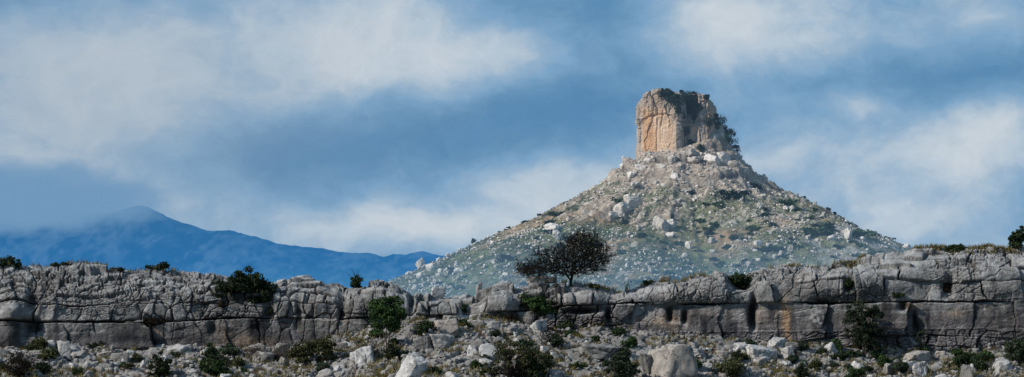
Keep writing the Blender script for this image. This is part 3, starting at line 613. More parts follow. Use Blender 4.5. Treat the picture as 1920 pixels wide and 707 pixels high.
# loose small stones: nobody could count them
def stone_mass(name, pts, sizes, mat, base=ICO1, seed=1):
    r = np.random.default_rng(seed); vars_ = [rock_verts(900 + i, base, (1, .9, .7), 8, .04, .05) for i in range(8)]
    Vs, Fs = [], []; nb = len(base[0])
    for i, (p, s) in enumerate(zip(pts, sizes)):
        a = r.uniform(0, 6.28); c, s_ = math.cos(a), math.sin(a); v = vars_[i % 8] * s * np.array([r.uniform(.7, 1.3), r.uniform(.7, 1.2), r.uniform(.6, 1.1)])
        v = np.stack([v[:, 0] * c - v[:, 1] * s_, v[:, 0] * s_ + v[:, 1] * c, v[:, 2]], -1) + p; Vs.append(v); Fs.append(base[1] + i * nb)
    return mesh_np(name, np.vstack(Vs), np.vstack(Fs), mat, smooth=True)
r_ = np.random.default_rng(77); sx = r_.uniform(-36, 36, 6500); sy = 250.3 - 12.5 * r_.random(6500)
keep = (vn(sx * .5, sy * .6, None, 78) + .3 * r_.random(6500)) > .55; sx, sy = sx[keep], sy[keep]
ss = .09 + .26 * r_.random(len(sx)) ** 2
o = obj('loose_stones', stone_mass('loose_stones', np.stack([sx, sy, slope_z(sx, sy) + ss * .3], -1), ss, M['boulder'])); tag(o, 'scattered small grey stones between the boulders below the cliff', 'stones', None, 'stuff')
print('rocks', time.time() - T0)

# ------------------------------------------------------------------ hillside boulders
hproto = [(SHAPES[k % 6][0], mesh_np('hillside_boulder', rock_verts(1000 + k, ICO2, SHAPES[k % 6][1], 9, .015, .09), ICO2[1], M['hill_rock'])) for k in range(12)]
for k in range(6): hproto.append(('craggy', mesh_np('hillside_boulder', rock_verts(1100 + k, ICO3, 1.0, 18, .02, .16), ICO3[1], M['hill_rock'])))
HL = [(790, 'the left foot of the hill'), (890, 'the lone skyline tree'), (1000, 'the left flank'), (1060, 'the bare tree crown'), (1130, 'the brown grass patch'), (1175, 'the big white outcrop'), (1240, 'the twin white crag'), (1300, 'the hill centre'), (1370, 'the dark shrub patch'), (1470, 'the right flank'), (1550, 'the bare skyline shrub'), (1640, 'the right foot of the hill')]
def hrock(px, py, w, h, k, label, group=None, rz=0, name='hillside_boulder'):
    P = hill_at(px, py); wm = w * K; return place_rock(hproto[k][1], P, wm, h * K, wm * .7, rz, label, 'boulder', group, rng.uniform(-.15, .15), .2, name)
for px, py, w, h, k, lab in [(1168, 402, 46, 28, 1, 'big white rock outcrop on the upper left of the hill'), (1180, 376, 28, 14, 1, 'pale ledge rock above the big white outcrop'), (1166, 408, 20, 14, 0, 'white rock at the lower edge of the big outcrop'), (1190, 388, 38, 24, 0, 'white boulder at the right end of the big outcrop'), (1150, 408, 28, 16, 3, 'low white boulder at the left end of the big outcrop'),
                             (1240, 432, 34, 34, 5, 'tall white crag with a shadowed cleft in the hill centre'), (1258, 426, 22, 20, 1, 'white block attached right of the tall white crag'), (1268, 388, 17, 15, 1, 'square white block above and right of the crag'), (1255, 445, 22, 12, 0, 'white rock at the foot of the tall crag'),
                             (1035, 432, 34, 18, 1, 'white boulder on the left flank skyline side'), (1045, 448, 26, 20, 3, 'pale boulder under the white left flank boulder'), (790, 502, 22, 24, 5, 'upright white rock at the far left foot of the hill'), (808, 508, 24, 18, 0, 'white rock beside the upright left foot rock'), (770, 516, 22, 10, 3, 'low white rock leftmost on the hill'),
                             (1590, 448, 18, 26, 4, 'white crag on the right slope below the skyline'), (1545, 412, 12, 18, 5, 'upright pale rock on the right skyline'), (1566, 424, 22, 14, 1, 'pale rock right of the upright skyline rock'), (1640, 444, 18, 14, 0, 'pale rock near the right foot of the skyline'),
                             (1292, 466, 14, 16, 3, 'pale boulder below the hill centre'), (944, 540, 20, 14, 3, 'pale boulder low behind the cliff crest at left of the bare tree'), (860, 512, 20, 12, 0, 'white boulder on the lower left slope'), (1168, 316, 16, 13, 1, 'pinkish block on the left shoulder under the tower'),
                             (1182, 332, 22, 14, 4, 'leaning grey slab below the left shoulder block'), (1322, 262, 26, 18, 4, 'pale angled slab leaning on the tower at its right'), (1345, 286, 18, 24, 5, 'upright pale block at the right base of the tower'), (1300, 300, 30, 12, 0, 'grey rock heap under the tower recess'), (1262, 304, 26, 18, 3, 'pale rounded rock under the tower front corner'),
                             (1335, 300, 24, 16, 0, 'grey block at the foot of the right buttress'), (1328, 276, 26, 22, 1, 'pale block wedged between the leaning slab and the upright block'), (1310, 270, 18, 20, 2, 'grey block against the tower recess'), (1296, 290, 22, 14, 3, 'pale rock under the recess bush'), (1356, 298, 20, 16, 4, 'grey block right of the upright block'), (1372, 306, 18, 10, 1, 'flat pale rock under the lowest tower tree'),
                             (1216, 306, 26, 12, 2, 'long grey rock at the left foot of the orange wall'), (1200, 318, 24, 14, 4, 'grey rock below the left end of the orange wall'), (1240, 316, 24, 12, 0, 'grey rock below the middle of the orange wall'), (1190, 350, 26, 14, 2, 'grey slab on the upper left scree')]:
    f_ = 1.5 if (py < 312 and px > 1285) else 1.0; hrock(px, py + (6 if f_ > 1 else 0), w * f_, h * f_, 12 + (k + int(px)) % 6, lab, None, rng.uniform(0, 6))
cnt = 0
while cnt < 210:
    px = rng.uniform(745, 1700); py = rng.uniform(305, 560)
    P = hill_at(px, py); qx, qy = 960 + P[0] / P[1] * F, HY - P[2] / P[1] * F
    if abs(qx - px) > 3 or abs(qy - py) > 3: continue
    crest = float(interp(px, CREST))
    if py > crest + 4: continue
    if vn(np.array(px / 34.), np.array(py / 15.), None, 91) + (.12 if py > 420 else 0) + (.1 if px < 1000 else 0) < .60 + .12 * rng.random(): continue
    if math.hypot((px - 1120) / 66, (py - 388) / 20) < 1 or math.hypot((px - 1335) / 52, (py - 440) / 14) < 1: continue
    w = 4.5 + 13 * rng.random() ** 2.6; k = rng.randrange(18) if rng.random() < .5 else 12 + rng.randrange(6)
    zone = 'just under the tower' if py < 350 else ('high on the hill' if py < 410 else ('halfway up the hill' if py < 470 else 'low on the hill'))
    lab = '%s %s pale rock %s, %s' % ('small' if w < 7 else ('medium' if w < 11 else 'large'), hproto[k][0], zone, spot_words(px, HL, 'near'))
    hrock(px, py, w, w * rng.uniform(.5, .95), k, lab, 'pale boulders on the hillside', rng.uniform(0, 6.3)); cnt += 1
r_ = np.random.default_rng(79); n = 14000; px = r_.uniform(-560, 520, n); dy = -r_.uniform(-10, 760, n) ; sx = hx0 + px * K; sy = HYC + dy * K
zq = hill_z0(sx, sy) / K; an = np.arctan2(sy - HYC, sx - hx0); dens = .30 * vn(sx * .03, sy * .03, None, 92) + .35 * vn(sx * .10, sy * .08, None, 93) + .35 * vn(an * 14, np.hypot(sx - hx0, sy - HYC) * .012, None, 95) + .10 * (zq > 215) + .09 * (zq < 165)
qx = 960 + sx / sy * F; qy = HY - hill_z(sx, sy) / sy * F; bare = gauss(qx, qy, 1120, 388, 66, 22) + gauss(qx, qy, 1335, 440, 50, 14) + .8 * gauss(qx, qy, 1075, 405, 60, 12)
keep = (dens + .16 * r_.random(n) - .4 * bare > .60) & (zq < 300); sx, sy = sx[keep], sy[keep]; ss = .5 + 1.5 * r_.random(len(sx)) ** 4
o = obj('hillside_stones', stone_mass('hillside_stones', np.stack([sx, sy, hill_z(sx, sy) + ss * .3], -1), ss, M['hill_rock'], ICO1, 3)); tag(o, 'countless small pale stones and scree strewn over the hill', 'stones', None, 'stuff')

# ------------------------------------------------------------------ plants
def leaves(rs, centres, radii, n, size, flat=.5, tall=1.0):
    """n leaf-sized quads spread through clumps"""
    k = rs.integers(0, len(centres), n); d = rs.normal(size=(n, 3)); d /= np.linalg.norm(d, axis=1)[:, None]
    p = centres[k] + d * (radii[k] * (rs.random(n) ** .45)[:, None])
    nrm = d * .6 + rs.normal(size=(n, 3)) * .6; nrm /= np.linalg.norm(nrm, axis=1)[:, None]
    a = np.cross(nrm, rs.normal(size=(n, 3))); a /= np.linalg.norm(a, axis=1)[:, None]; b = np.cross(nrm, a)
    s = size * (.55 + .9 * rs.random(n)); a = a * (s * tall)[:, None]; b = b * (s * flat)[:, None]
    Vv = np.stack([p - a, p + b * .9, p + a, p - b], 1).reshape(-1, 3); return Vv, np.arange(4 * n).reshape(-1, 4)
def clumps(rs, lobes, n, cr):
    lobes = np.array(lobes, float); w = lobes[:, 3] * lobes[:, 4] * lobes[:, 5]; k = rs.choice(len(lobes), n, p=w / w.sum())
    d = rs.normal(size=(n, 3)); d /= np.linalg.norm(d, axis=1)[:, None]
    c = lobes[k, :3] + d * lobes[k, 3:] * (rs.random(n) ** .4)[:, None]; r = cr * (.5 + .9 * rs.random(n))
    return c, np.stack([r, r, r * .75], -1)
def tubes(P, Q, r0, r1, sides=5):
    P = np.asarray(P, float); Q = np.asarray(Q, float); d = Q - P; l = np.linalg.norm(d, axis=1); ok = l > 1e-6; P, Q, d, l = P[ok], Q[ok], d[ok], l[ok]; r0 = np.asarray(r0)[ok]; r1 = np.asarray(r1)[ok]
    d /= l[:, None]; ref = np.where(np.abs(d[:, 2:3]) > .9, np.array([[1., 0, 0]]), np.array([[0, 0, 1.]])); a = np.cross(d, ref); a /= np.linalg.norm(a, axis=1)[:, None]; b = np.cross(d, a)
    n = len(P); ang = np.arange(sides) / sides * 2 * np.pi; ca, sa = np.cos(ang), np.sin(ang)
    ring = a[:, None] * ca[None, :, None] + b[:, None] * sa[None, :, None]
    A = P[:, None] + ring * r0[:, None, None]; B = Q[:, None] + ring * r1[:, None, None]
    Vv = np.concatenate([A, B], 1).reshape(-1, 3); j = np.arange(sides); j2 = (j + 1) % sides
    f = np.stack([j, j2, j2 + sides, j + sides], -1); return Vv, (f[None] + (np.arange(n) * 2 * sides)[:, None, None]).reshape(-1, 4)
def colonize(rs, att, root, step, di, dk, first=None, iters=140):
    nodes = [np.array(root, float)]; par = [-1]
    for p in (first or []): nodes.append(np.array(p, float)); par.append(len(nodes) - 2)
    att = att.copy(); N_ = np.array(nodes)
    for _ in range(iters):
        if not len(att): break
        d2 = ((att[:, None] - N_[None]) ** 2).sum(-1); j = d2.argmin(1); dm = np.sqrt(d2[np.arange(len(att)), j]); act = dm < di
        if not act.any():
            act = dm <= dm.min() + 1e-9
        dirs = {}
        for a_, jj in zip(att[act], j[act]):
            v = a_ - N_[jj]; dirs.setdefault(int(jj), []).append(v / (np.linalg.norm(v) + 1e-9))
        new = []
        for jj, vs in dirs.items():
            v = np.mean(vs, 0) + rs.normal(size=3) * .18; v /= np.linalg.norm(v) + 1e-9; new.append(N_[jj] + v * step); par.append(jj)
        N_ = np.vstack([N_, new]); d2 = ((att[:, None] - N_[-len(new):][None]) ** 2).sum(-1).min(1); att = att[d2 > dk * dk]
        if len(N_) > 9000: break
    return N_, np.array(par)
def pipe(par, tip, e=2.3, cap=None):
    n = len(par); acc = np.zeros(n); r = np.zeros(n)
    for i in range(n - 1, -1, -1):
        r[i] = max(tip, acc[i] ** (1 / e)) if acc[i] > 0 else tip
        if par[i] >= 0: acc[par[i]] += r[i] ** e
    return np.minimum(r, cap) if cap else r
def woody(name_root, nodes, par, r, thr, mat, parent, trunk_name='trunk', branch_name='branches'):
    i = np.where(par >= 0)[0]; big = r[i] > thr
    for nm, m in ((trunk_name, big), (branch_name, ~big)):
        k = i[m]
        if len(k): V_, Q_ = tubes(nodes[par[k]], nodes[k], np.minimum(r[par[k]], r[k] * 1.35), r[k], 6 if nm == trunk_name else 4); obj(nm, mesh_np(nm, V_, Q_, mat), parent)

# the bare tree on the crest
def bare_tree():
    P = crest_at(1071); rs = np.random.default_rng(3); root = thing('bare_tree', 'dark leafless tree with a wide windswept crown on the cliff crest', 'tree', P + np.array([0, .1, -.12]))
    s = PXM * 1.0; pts = []
    for cx, cz, rx_, rz, n in ((-54, 38, 46, 16, 420), (-30, 54, 38, 24, 380), (20, 62, 46, 38, 760), (46, 60, 30, 34, 420), (-74, 32, 30, 9, 170), (24, 90, 34, 14, 160), (-8, 34, 34, 14, 120)):
        d = rs.normal(size=(n, 3)); d /= np.linalg.norm(d, axis=1)[:, None]; d *= (rs.random(n) ** .38)[:, None]; pts.append(np.array([cx, 0, cz]) * s + d * np.array([rx_, 44, rz]) * s)
    att = np.vstack(pts); att = att[att[:, 2] > 15 * s]; att[:, 2] += .22 * np.abs(rs.normal(size=len(att))) * (rs.random(len(att)) < .3); att[:, 0] += .12 * rs.normal(size=len(att))
    N_, par = colonize(rs, att, (0, 0, 0), .16, .9, .19, [(.03, 0, .2), (.02, .02, .40)])
    r = pipe(par, .008, 2.35, .16); woody('', N_, par, r, .055, M['bark'], root)
    has = np.zeros(len(par), bool); has[par[par >= 0]] = True; tips = np.where(~has)[0]
    # twigs
    k = np.concatenate([np.repeat(tips, 7), rs.choice(np.where(r < .03)[0], 6800)]); d = N_[k] - N_[np.maximum(par[k], 0)]; d /= np.linalg.norm(d, axis=1)[:, None] + 1e-9
    d = d + rs.normal(size=d.shape) * .55 + np.array([0, 0, .12]); d /= np.linalg.norm(d, axis=1)[:, None]; l = .12 + .30 * rs.random(len(k)); q = N_[k] + d * l[:, None]
    V_, Q_ = tubes(N_[k], q, np.full(len(k), .0095), np.full(len(k), .005), 3); obj('twigs', mesh_np('twigs', V_, Q_, M['bark']), root)
    V_, Q_ = leaves(rs, q[::3], np.full((len(q[::3]), 3), .08), 2600, .045); obj('withered_leaves', mesh_np('withered_leaves', V_, Q_, M['dark_leaf']), root)
bare_tree()

def shrub(name, P, label, lobes, mat, ncl=40, nleaf=3000, leaf=.075, cr=.28, seed=0, stems=5, cat='shrub', group=None, bark='bark', twiggy=0, foliage='foliage', stem='stem', thick=.03, depth=None):
    """lobes in photo pixels relative to the foot: (dx, dz, rx, rz)"""
    rs = np.random.default_rng(seed + 4000); root = thing(name, label, cat, P, group); s = P[1] / F
    lb = [(a * s, 0, b * s, c * s, (depth or min(c, d * 1.5)) * s, d * s) for a, b, c, d in lobes]; c, r = clumps(rs, lb, ncl, cr); c[:, 2] = np.maximum(c[:, 2], .05)
    ntw = 0
    if nleaf:
        V_, Q_ = leaves(rs, c, r, nleaf, leaf); obj(foliage, mesh_np(foliage, V_, Q_, M[mat], smooth=False), root)
    # stems from the foot into the clumps
    A, B, r0, r1 = [], [], [], []
    for k in range(stems if not twiggy else twiggy):
        t = c[rs.integers(len(c))] if not twiggy else c[k % len(c)] + rs.normal(size=3) * cr; p = np.array([rs.normal() * .10 * (1 + stems * .1), rs.normal() * .08, -.05]); th = thick * (.6 + .6 * rs.random()) if not twiggy else .012
        for q in range(4):
            f = (q + 1) / 4; nxt = np.array([p[0] + (t[0] - p[0]) * (f ** 1.4) / 1 , p[1] + (t[1] - p[1]) * f, t[2] * f]) + rs.normal(size=3) * .03
            A.append(p if q == 0 else B[-1]); B.append(nxt); r0.append(th * (1 - q * .2)); r1.append(th * (1 - (q + 1) * .2) + .004)
    V_, Q_ = tubes(A, B, np.array(r0), np.array(r1), 5); obj(stem, mesh_np(stem, V_, Q_, M[bark]), root); return root
# crest and cliff face plants
def cr(px, dz=-.1): P = crest_at(px); P[2] += dz; return P
def fa(px, py): P = face_at(px, py); P[1] -= .05; return P
def so(px, py): return slope_at(px, py)
shrub('juniper_shrub', fa(458, 566), 'big dark green juniper bush clinging to the cliff crest at left', [(-8, 36, 44, 22), (30, 22, 26, 32), (-32, 20, 24, 18), (38, -2, 16, 18), (2, 52, 22, 12), (18, -4, 16, 14)], 'dark_leaf', 100, 9500, .085, .34, 1)
shrub('juniper_shrub', cr(4), 'dark rounded bush on the crest at the left edge', [(0, 4, 26, 9), (-6, 9, 14, 8)], 'dark_leaf', 34, 2600, .07, .26, 2)
shrub('juniper_shrub', cr(108), 'flat dark bush on the crest above the far left rocks', [(0, 2, 22, 5)], 'dark_leaf', 22, 1300, .06, .17, 3)
shrub('juniper_shrub', cr(213), 'small flat dark bush on the crest between two larger ones', [(0, 2, 15, 4)], 'dark_leaf', 16, 900, .06, .15, 4)
shrub('juniper_shrub', cr(287), 'dark spreading bush on the crest left of the big juniper', [(0, 2, 26, 4), (12, 6, 10, 5)], 'dark_leaf', 30, 1900, .06, .2, 5)
b = shrub('juniper_shrub', cr(667, -.15), 'small black upright bush with bare twigs on the crest', [(0, 12, 11, 14)], 'dark_leaf', 26, 2200, .065, .18, 6)
rs = np.random.default_rng(9); A = np.zeros((7, 3)) + np.array([0, 0, .5]); B = A + np.stack([rs.normal(size=7) * .35 - .1, rs.normal(size=7) * .2, .45 + .45 * rs.random(7)], -1); V_, Q_ = tubes(A, B, np.full(7, .018), np.full(7, .007), 4); obj('twigs', mesh_np('twigs', V_, Q_, M['bark']), b)
shrub('juniper_shrub', cr(1112, -.1), 'tiny dark bush on the crest right of the bare tree', [(0, 3, 10, 5)], 'dark_leaf', 12, 800, .055, .14, 7)
shrub('bare_shrub', cr(1178, -.1), 'bare forked twig sticking up from the crest', [(-2, 16, 8, 8), (6, 20, 5, 5)], 'brown_leaf', 10, 60, .04, .1, 8, 4, twiggy=14, foliage='withered_leaves', stem='twigs')
shrub('juniper_shrub', cr(1218, -.1), 'small dark bush on the crest beside the rough block', [(0, 2, 12, 6)], 'dark_leaf', 14, 900, .06, .15, 9)
shrub('juniper_shrub', fa(1392, 540), 'black bush filling the gap in the cliff below the crest', [(-4, 16, 20, 14), (10, -2, 10, 14)], 'dark_leaf', 36, 3200, .07, .24, 10)
shrub('juniper_shrub', fa(1590, 544), 'small round dark bush on the cliff face above the tall tree', [(0, 10, 9, 10)], 'dark_leaf', 16, 1500, .06, .16, 11)
shrub('juniper_shrub', cr(1803, -.1), 'dark cushion bush on top of the right cliff', [(0, 3, 26, 7), (-4, 8, 14, 4)], 'dark_leaf', 34, 2600, .06, .2, 12)
shrub('juniper_shrub', cr(1912, -.1), 'dark rounded tree on the crest at the right edge', [(4, 16, 16, 18), (14, 30, 14, 14)], 'dark_leaf', 45, 4200, .075, .24, 13)
shrub('juniper_shrub', fa(1012, 592), 'dark green bush in the cliff hollow below the bare tree', [(0, 20, 28, 20), (-24, 28, 14, 14), (16, 10, 14, 14)], 'green_leaf', 60, 5200, .07, .26, 14)
shrub('bare_shrub', fa(287, 610), 'brown withered bush growing from the long crack at left', [(0, 6, 22, 9)], 'brown_leaf', 30, 1500, .045, .2, 15, 5, twiggy=60, foliage='withered_leaves', stem='twigs')
shrub('juniper_shrub', fa(505, 588), 'small dark tuft hanging below the big juniper', [(0, 2, 8, 10)], 'dark_leaf', 12, 800, .06, .15, 16)
shrub('juniper_shrub', fa(868, 584), 'small dark bush on the broken cliff left of the hollow', [(0, 4, 10, 10)], 'dark_leaf', 14, 1000, .06, .15, 17)
shrub('bare_shrub', fa(960, 612), 'brown bare bush left of the cliff hollow bush', [(0, 14, 20, 22)], 'brown_leaf', 40, 1300, .05, .24, 18, 5, twiggy=110, foliage='withered_leaves', stem='twigs')
shrub('juniper_shrub', fa(1684, 556), 'dark tuft in the crack right of the tall tree', [(0, 2, 14, 6)], 'dark_leaf', 12, 900, .06, .15, 19)
shrub('bare_shrub', fa(1776, 545), 'brown tuft in the diagonal cleft of the right cliff', [(0, 4, 8, 12)], 'brown_leaf', 14, 700, .05, .16, 20, 4, twiggy=24, foliage='withered_leaves', stem='twigs')
shrub('bare_shrub', fa(414, 575), 'small rusty tuft on the cliff left under the big juniper', [(0, 2, 10, 8)], 'brown_leaf', 14, 800, .05, .15, 21, 4, twiggy=20, foliage='withered_leaves', stem='twigs')
# plants on the rubble
shrub('small_tree', so(728, 660), 'small green tree with a round crown and thin trunk on the rubble', [(0, 70, 38, 30), (-18, 84, 22, 18), (14, 90, 22, 16), (0, 54, 30, 16)], 'green_leaf', 95, 9500, .075, .30, 30, 3, 'tree', None, 'grey_bark', 0, 'crown', 'trunk', .05)
shrub('juniper_shrub', so(738, 676), 'dark low bush at the foot of the small green tree', [(2, 14, 26, 16)], 'dark_leaf', 36, 2600, .065, .24, 31)
def tall_tree():
    root = shrub('small_tree', so(1618, 668), 'tall dark grey-green tree with several thin trunks against the right cliff', [(-4, 70, 36, 34), (4, 40, 34, 26), (-14, 86, 22, 16), (16, 78, 18, 20), (14, 28, 22, 16)], 'grey_leaf', 110, 9500, .07, .28, 32, 8, 'tree', None, 'grey_bark', 0, 'crown', 'trunk', .032)
tall_tree()
shrub('juniper_shrub', so(586, 684), 'wide olive green bush on the rubble left of the pale pointed boulder', [(0, 30, 44, 18), (-22, 18, 24, 16), (20, 40, 26, 14), (26, 14, 18, 14)], 'olive_leaf', 90, 5600, .07, .26, 33)
shrub('juniper_shrub', so(605, 698), 'small blue-green bush below the wide olive bush', [(0, 9, 15, 10)], 'grey_leaf', 18, 1500, .055, .18, 34)
def olive():
    shrub('juniper_shrub', so(962, 712), 'large olive and grey bush with bare twigs at the bottom centre', [(0, 46, 44, 26), (-10, 72, 28, 14), (34, 34, 30, 26), (-40, 18, 22, 18)], 'olive_leaf', 100, 5200, .065, .26, 35, 9, twiggy=230, stem='twigs')
olive()
shrub('juniper_shrub', so(1005, 714), 'dark green bush overlapping the right side of the large olive bush', [(0, 24, 26, 26)], 'dark_leaf', 40, 2800, .065, .26, 36)
shrub('juniper_shrub', so(1166, 714), 'grey-green bush left of the largest boulder', [(0, 24, 36, 24), (4, 46, 18, 16)], 'grey_leaf', 80, 6500, .065, .26, 37)
shrub('juniper_shrub', so(1906, 684), 'green bush at the right edge of the rubble', [(4, 26, 26, 22), (12, 40, 18, 14)], 'grey_leaf', 60, 4800, .07, .26, 38)
shrub('juniper_shrub', so(398, 708), 'green low bush near the bottom left', [(-4, 22, 24, 16), (14, 12, 24, 12)], 'green_leaf', 54, 4000, .07, .24, 39)
shrub('juniper_shrub', so(396, 684), 'dark upright bush behind the green low bush', [(0, 18, 14, 22)], 'dark_leaf', 30, 2200, .065, .22, 40)
shrub('juniper_shrub', so(302, 712), 'dark green tangled bush at the bottom left', [(0, 22, 26, 18), (-4, 44, 12, 16)], 'dark_leaf', 54, 3400, .07, .24, 41)
shrub('bare_shrub', so(36, 708), 'brown bare bush at the lower left corner', [(0, 26, 32, 24)], 'brown_leaf', 60, 1500, .05, .28, 42, 5, twiggy=200, foliage='withered_leaves', stem='twigs')
shrub('juniper_shrub', so(70, 660), 'dark green bush at the cliff foot at far left', [(0, 10, 16, 12)], 'dark_leaf', 26, 2000, .065, .2, 43)
shrub('juniper_shrub', so(182, 652), 'low dark bush under the left crack', [(0, 6, 22, 7)], 'dark_leaf', 24, 1400, .06, .18, 44)
shrub('juniper_shrub', so(1815, 686), 'low dark green bush near the right end of the rubble', [(0, 12, 28, 13)], 'dark_leaf', 40, 3200, .065, .22, 45)
shrub('juniper_shrub', so(1852, 676), 'small green bush right of the low dark green bush', [(0, 8, 14, 9)], 'green_leaf', 20, 1500, .06, .18, 46)
shrub('juniper_shrub', so(1730, 668), 'small dark green bush at the cliff foot right of the tall tree', [(0, 7, 16, 8)], 'green_leaf', 22, 1700, .06, .18, 47)
shrub('reed_plant', so(1726, 662), 'slender green sapling against the right cliff', [(0, 26, 8, 24)], 'grey_leaf', 22, 900, .055, .15, 48, 4, 'plant')
shrub('juniper_shrub', so(1504, 708), 'round dark green bush at the bottom right of centre', [(0, 9, 15, 11)], 'dark_leaf', 24, 2200, .06, .2, 49)
shrub('juniper_shrub', so(1606, 712), 'dark green bush on the bottom edge below the tall tree', [(0, 9, 24, 12)], 'green_leaf', 34, 2600, .065, .22, 50)
shrub('juniper_shrub', so(1372, 706), 'olive bush right of the largest boulder', [(0, 18, 30, 18)], 'olive_leaf', 50, 3400, .06, .24, 51)
shrub('juniper_shrub', so(1388, 676), 'dark bush above the olive bush right of the largest boulder', [(0, 9, 18, 10)], 'dark_leaf', 26, 1900, .06, .2, 52)
shrub('juniper_shrub', so(1552, 656), 'flat dark bush at the cliff foot below the white chip', [(0, 5, 20, 7)], 'dark_leaf', 22, 1500, .06, .18, 53)
shrub('juniper_shrub', so(1598, 672), 'dark undergrowth bush left of the tall tree trunks', [(0, 6, 18, 8)], 'dark_leaf', 24, 1700, .06, .18, 54)
shrub('juniper_shrub', so(1645, 672), 'dark undergrowth bush right of the tall tree trunks', [(0, 7, 20, 9)], 'dark_leaf', 26, 1900, .06, .18, 55)
shrub('bare_shrub', so(510, 672), 'grey leafless thicket below the pinkish stain', [(-30, 16, 40, 18), (24, 16, 30, 16)], 'brown_leaf', 60, 500, .045, .3, 56, 5, twiggy=240, foliage='withered_leaves', stem='twigs', bark='grey_bark')
shrub('bare_shrub', so(690, 668), 'grey leafless thicket left of the small tree trunk', [(0, 16, 24, 18)], 'brown_leaf', 40, 400, .045, .28, 57, 5, twiggy=150, foliage='withered_leaves', stem='twigs', bark='grey_bark')
shrub('bare_shrub', so(1035, 650), 'dark leafless thicket right of the cliff hollow', [(0, 16, 30, 20)], 'brown_leaf', 44, 700, .045, .28, 58, 5, twiggy=150, foliage='withered_leaves', stem='twigs')
for px, py, w, lab in [(815, 700, 12, 'small green cushion right of the big sloping boulder'), (575, 706, 10, 'small green tuft below the wide olive bush'), (905, 704, 10, 'small dark cushion left of the large olive bush'), (765, 690, 9, 'small dark tuft on the big sloping boulder'), (455, 700, 10, 'small tuft right of the green low bush'),
                       (230, 690, 10, 'small dark cushion in the left rubble'), (150, 700, 12, 'green cushion at the lower left'), (1290, 660, 9, 'small tuft above the largest boulder'), (1490, 676, 12, 'dark cushion right of the upright pale boulder'), (1690, 690, 9, 'small tuft above the pale upright boulder'), (1080, 690, 10, 'small cushion left of the grey-green bush'),
                       (330, 668, 9, 'small dark cushion under the left cliff'), (850, 606, 9, 'dark tuft behind the triangular block'), (640, 630, 12, 'dark tuft at the cliff foot right of the wide olive bush'), (1120, 640, 9, 'small tuft under the right cliff hollow')]:
    shrub('cushion_plant', so(px, py), lab, [(0, 4, w, w * .6)], rng.choice(['dark_leaf', 'green_leaf', 'grey_leaf']), 14, 900, .055, .14, int(px), 3, 'plant', None)
# low scrub among the rubble: three kinds, copied
def copy_tree(o):
    c = o.copy(); C.objects.link(c)
    for ch in o.children:
        d = ch.copy(); C.objects.link(d); d.parent = c
    return c
kinds = [('dark', 'dark_leaf'), ('green', 'green_leaf'), ('olive', 'olive_leaf'), ('grey-green', 'grey_leaf')]; first = {}; taken = []
while len(taken) < 58:
    px = rng.uniform(5, 1915); f = float(interp(px, FOOT)); py = f + rng.uniform(2, 700 - f)
    if any(math.hypot(px - a, (py - b) * 1.5) < 22 for a, b in taken) or any(abs(px - q[0]) < q[1] * .45 for q in NAMED): continue
    if vn(np.array(px / 60.), np.array(py / 40.), None, 96) < .42: continue
    taken.append((px, py)); k = rng.randrange(4); w = rng.uniform(8, 20); P = slope_at(px, py); row = 'at the cliff foot' if py - f < 18 else ('mid rubble' if py - f < 42 else 'on lower rubble')
    lab = '%s %s shrub %s, %s' % ('small' if w < 12 else 'broad', kinds[k][0], row, spot_words(px, LM))
    if k not in first:
        o = first[k] = shrub('low_shrub', P, lab, [(0, 7, 13, 8), (5, 10, 8, 7)], kinds[k][1], 26, 1700, .06, .2, 300 + k, 4, 'shrub', 'low shrubs among the rubble')
    else:
        o = copy_tree(first[k]); o.location = P; o['label'] = lab
    e = w / 14; o.scale = (e, e, e * rng.uniform(.7, 1.2)); o.rotation_euler = (0, 0, rng.uniform(0, 6.28))
# dry grass: nobody could count it
def grass_mass():
    rs = np.random.default_rng(60); pts = []
    gxs = rs.uniform(-36, 36, 13000); gys = 250.5 - 13 * rs.random(13000); k = (fbm(gxs * .5, gys * .6, 4, 227) > .03); gxs, gys = gxs[k], gys[k]
    pts += list(np.stack([gxs, gys, slope_z(gxs, gys)], -1))
    for px0, px1, n in ((1595, 1630, 60), (1720, 1920, 420), (1440, 1600, 30), (1200, 1330, 50), (1020, 1180, 50), (0, 330, 60)):
        for _ in range(n):
            P = crest_at(rs.uniform(px0, px1)); i = rs.random() ** 2; P[1] -= .3 * i; P[2] -= .45 * i * (px0 > 1590) + .05; pts.append(P)
    pts = np.array(pts); nb = 9; b = np.repeat(pts, nb, 0) + rs.normal(size=(len(pts) * nb, 3)) * np.array([.09, .09, .01]); hgt = .10 + .20 * rs.random(len(b)); d = np.stack([rs.normal(size=len(b)) * .35, rs.normal(size=len(b)) * .35, np.ones(len(b))], -1) * hgt[:, None]
    a = rs.uniform(0, 6.28, len(b)); w = np.stack([np.cos(a), np.sin(a), 0 * a], -1) * .018
    V_ = np.stack([b - w, b + w, b + d + w * .3, b + d - w * .3], 1).reshape(-1, 3); o = obj('dry_grass', mesh_np('dry_grass', V_, np.arange(len(V_)).reshape(-1, 4), M['grass'], smooth=False)); tag(o, 'yellow-brown dry grass between the stones and along the crest', 'grass', None, 'stuff')
grass_mass()
print('plants', time.time() - T0)

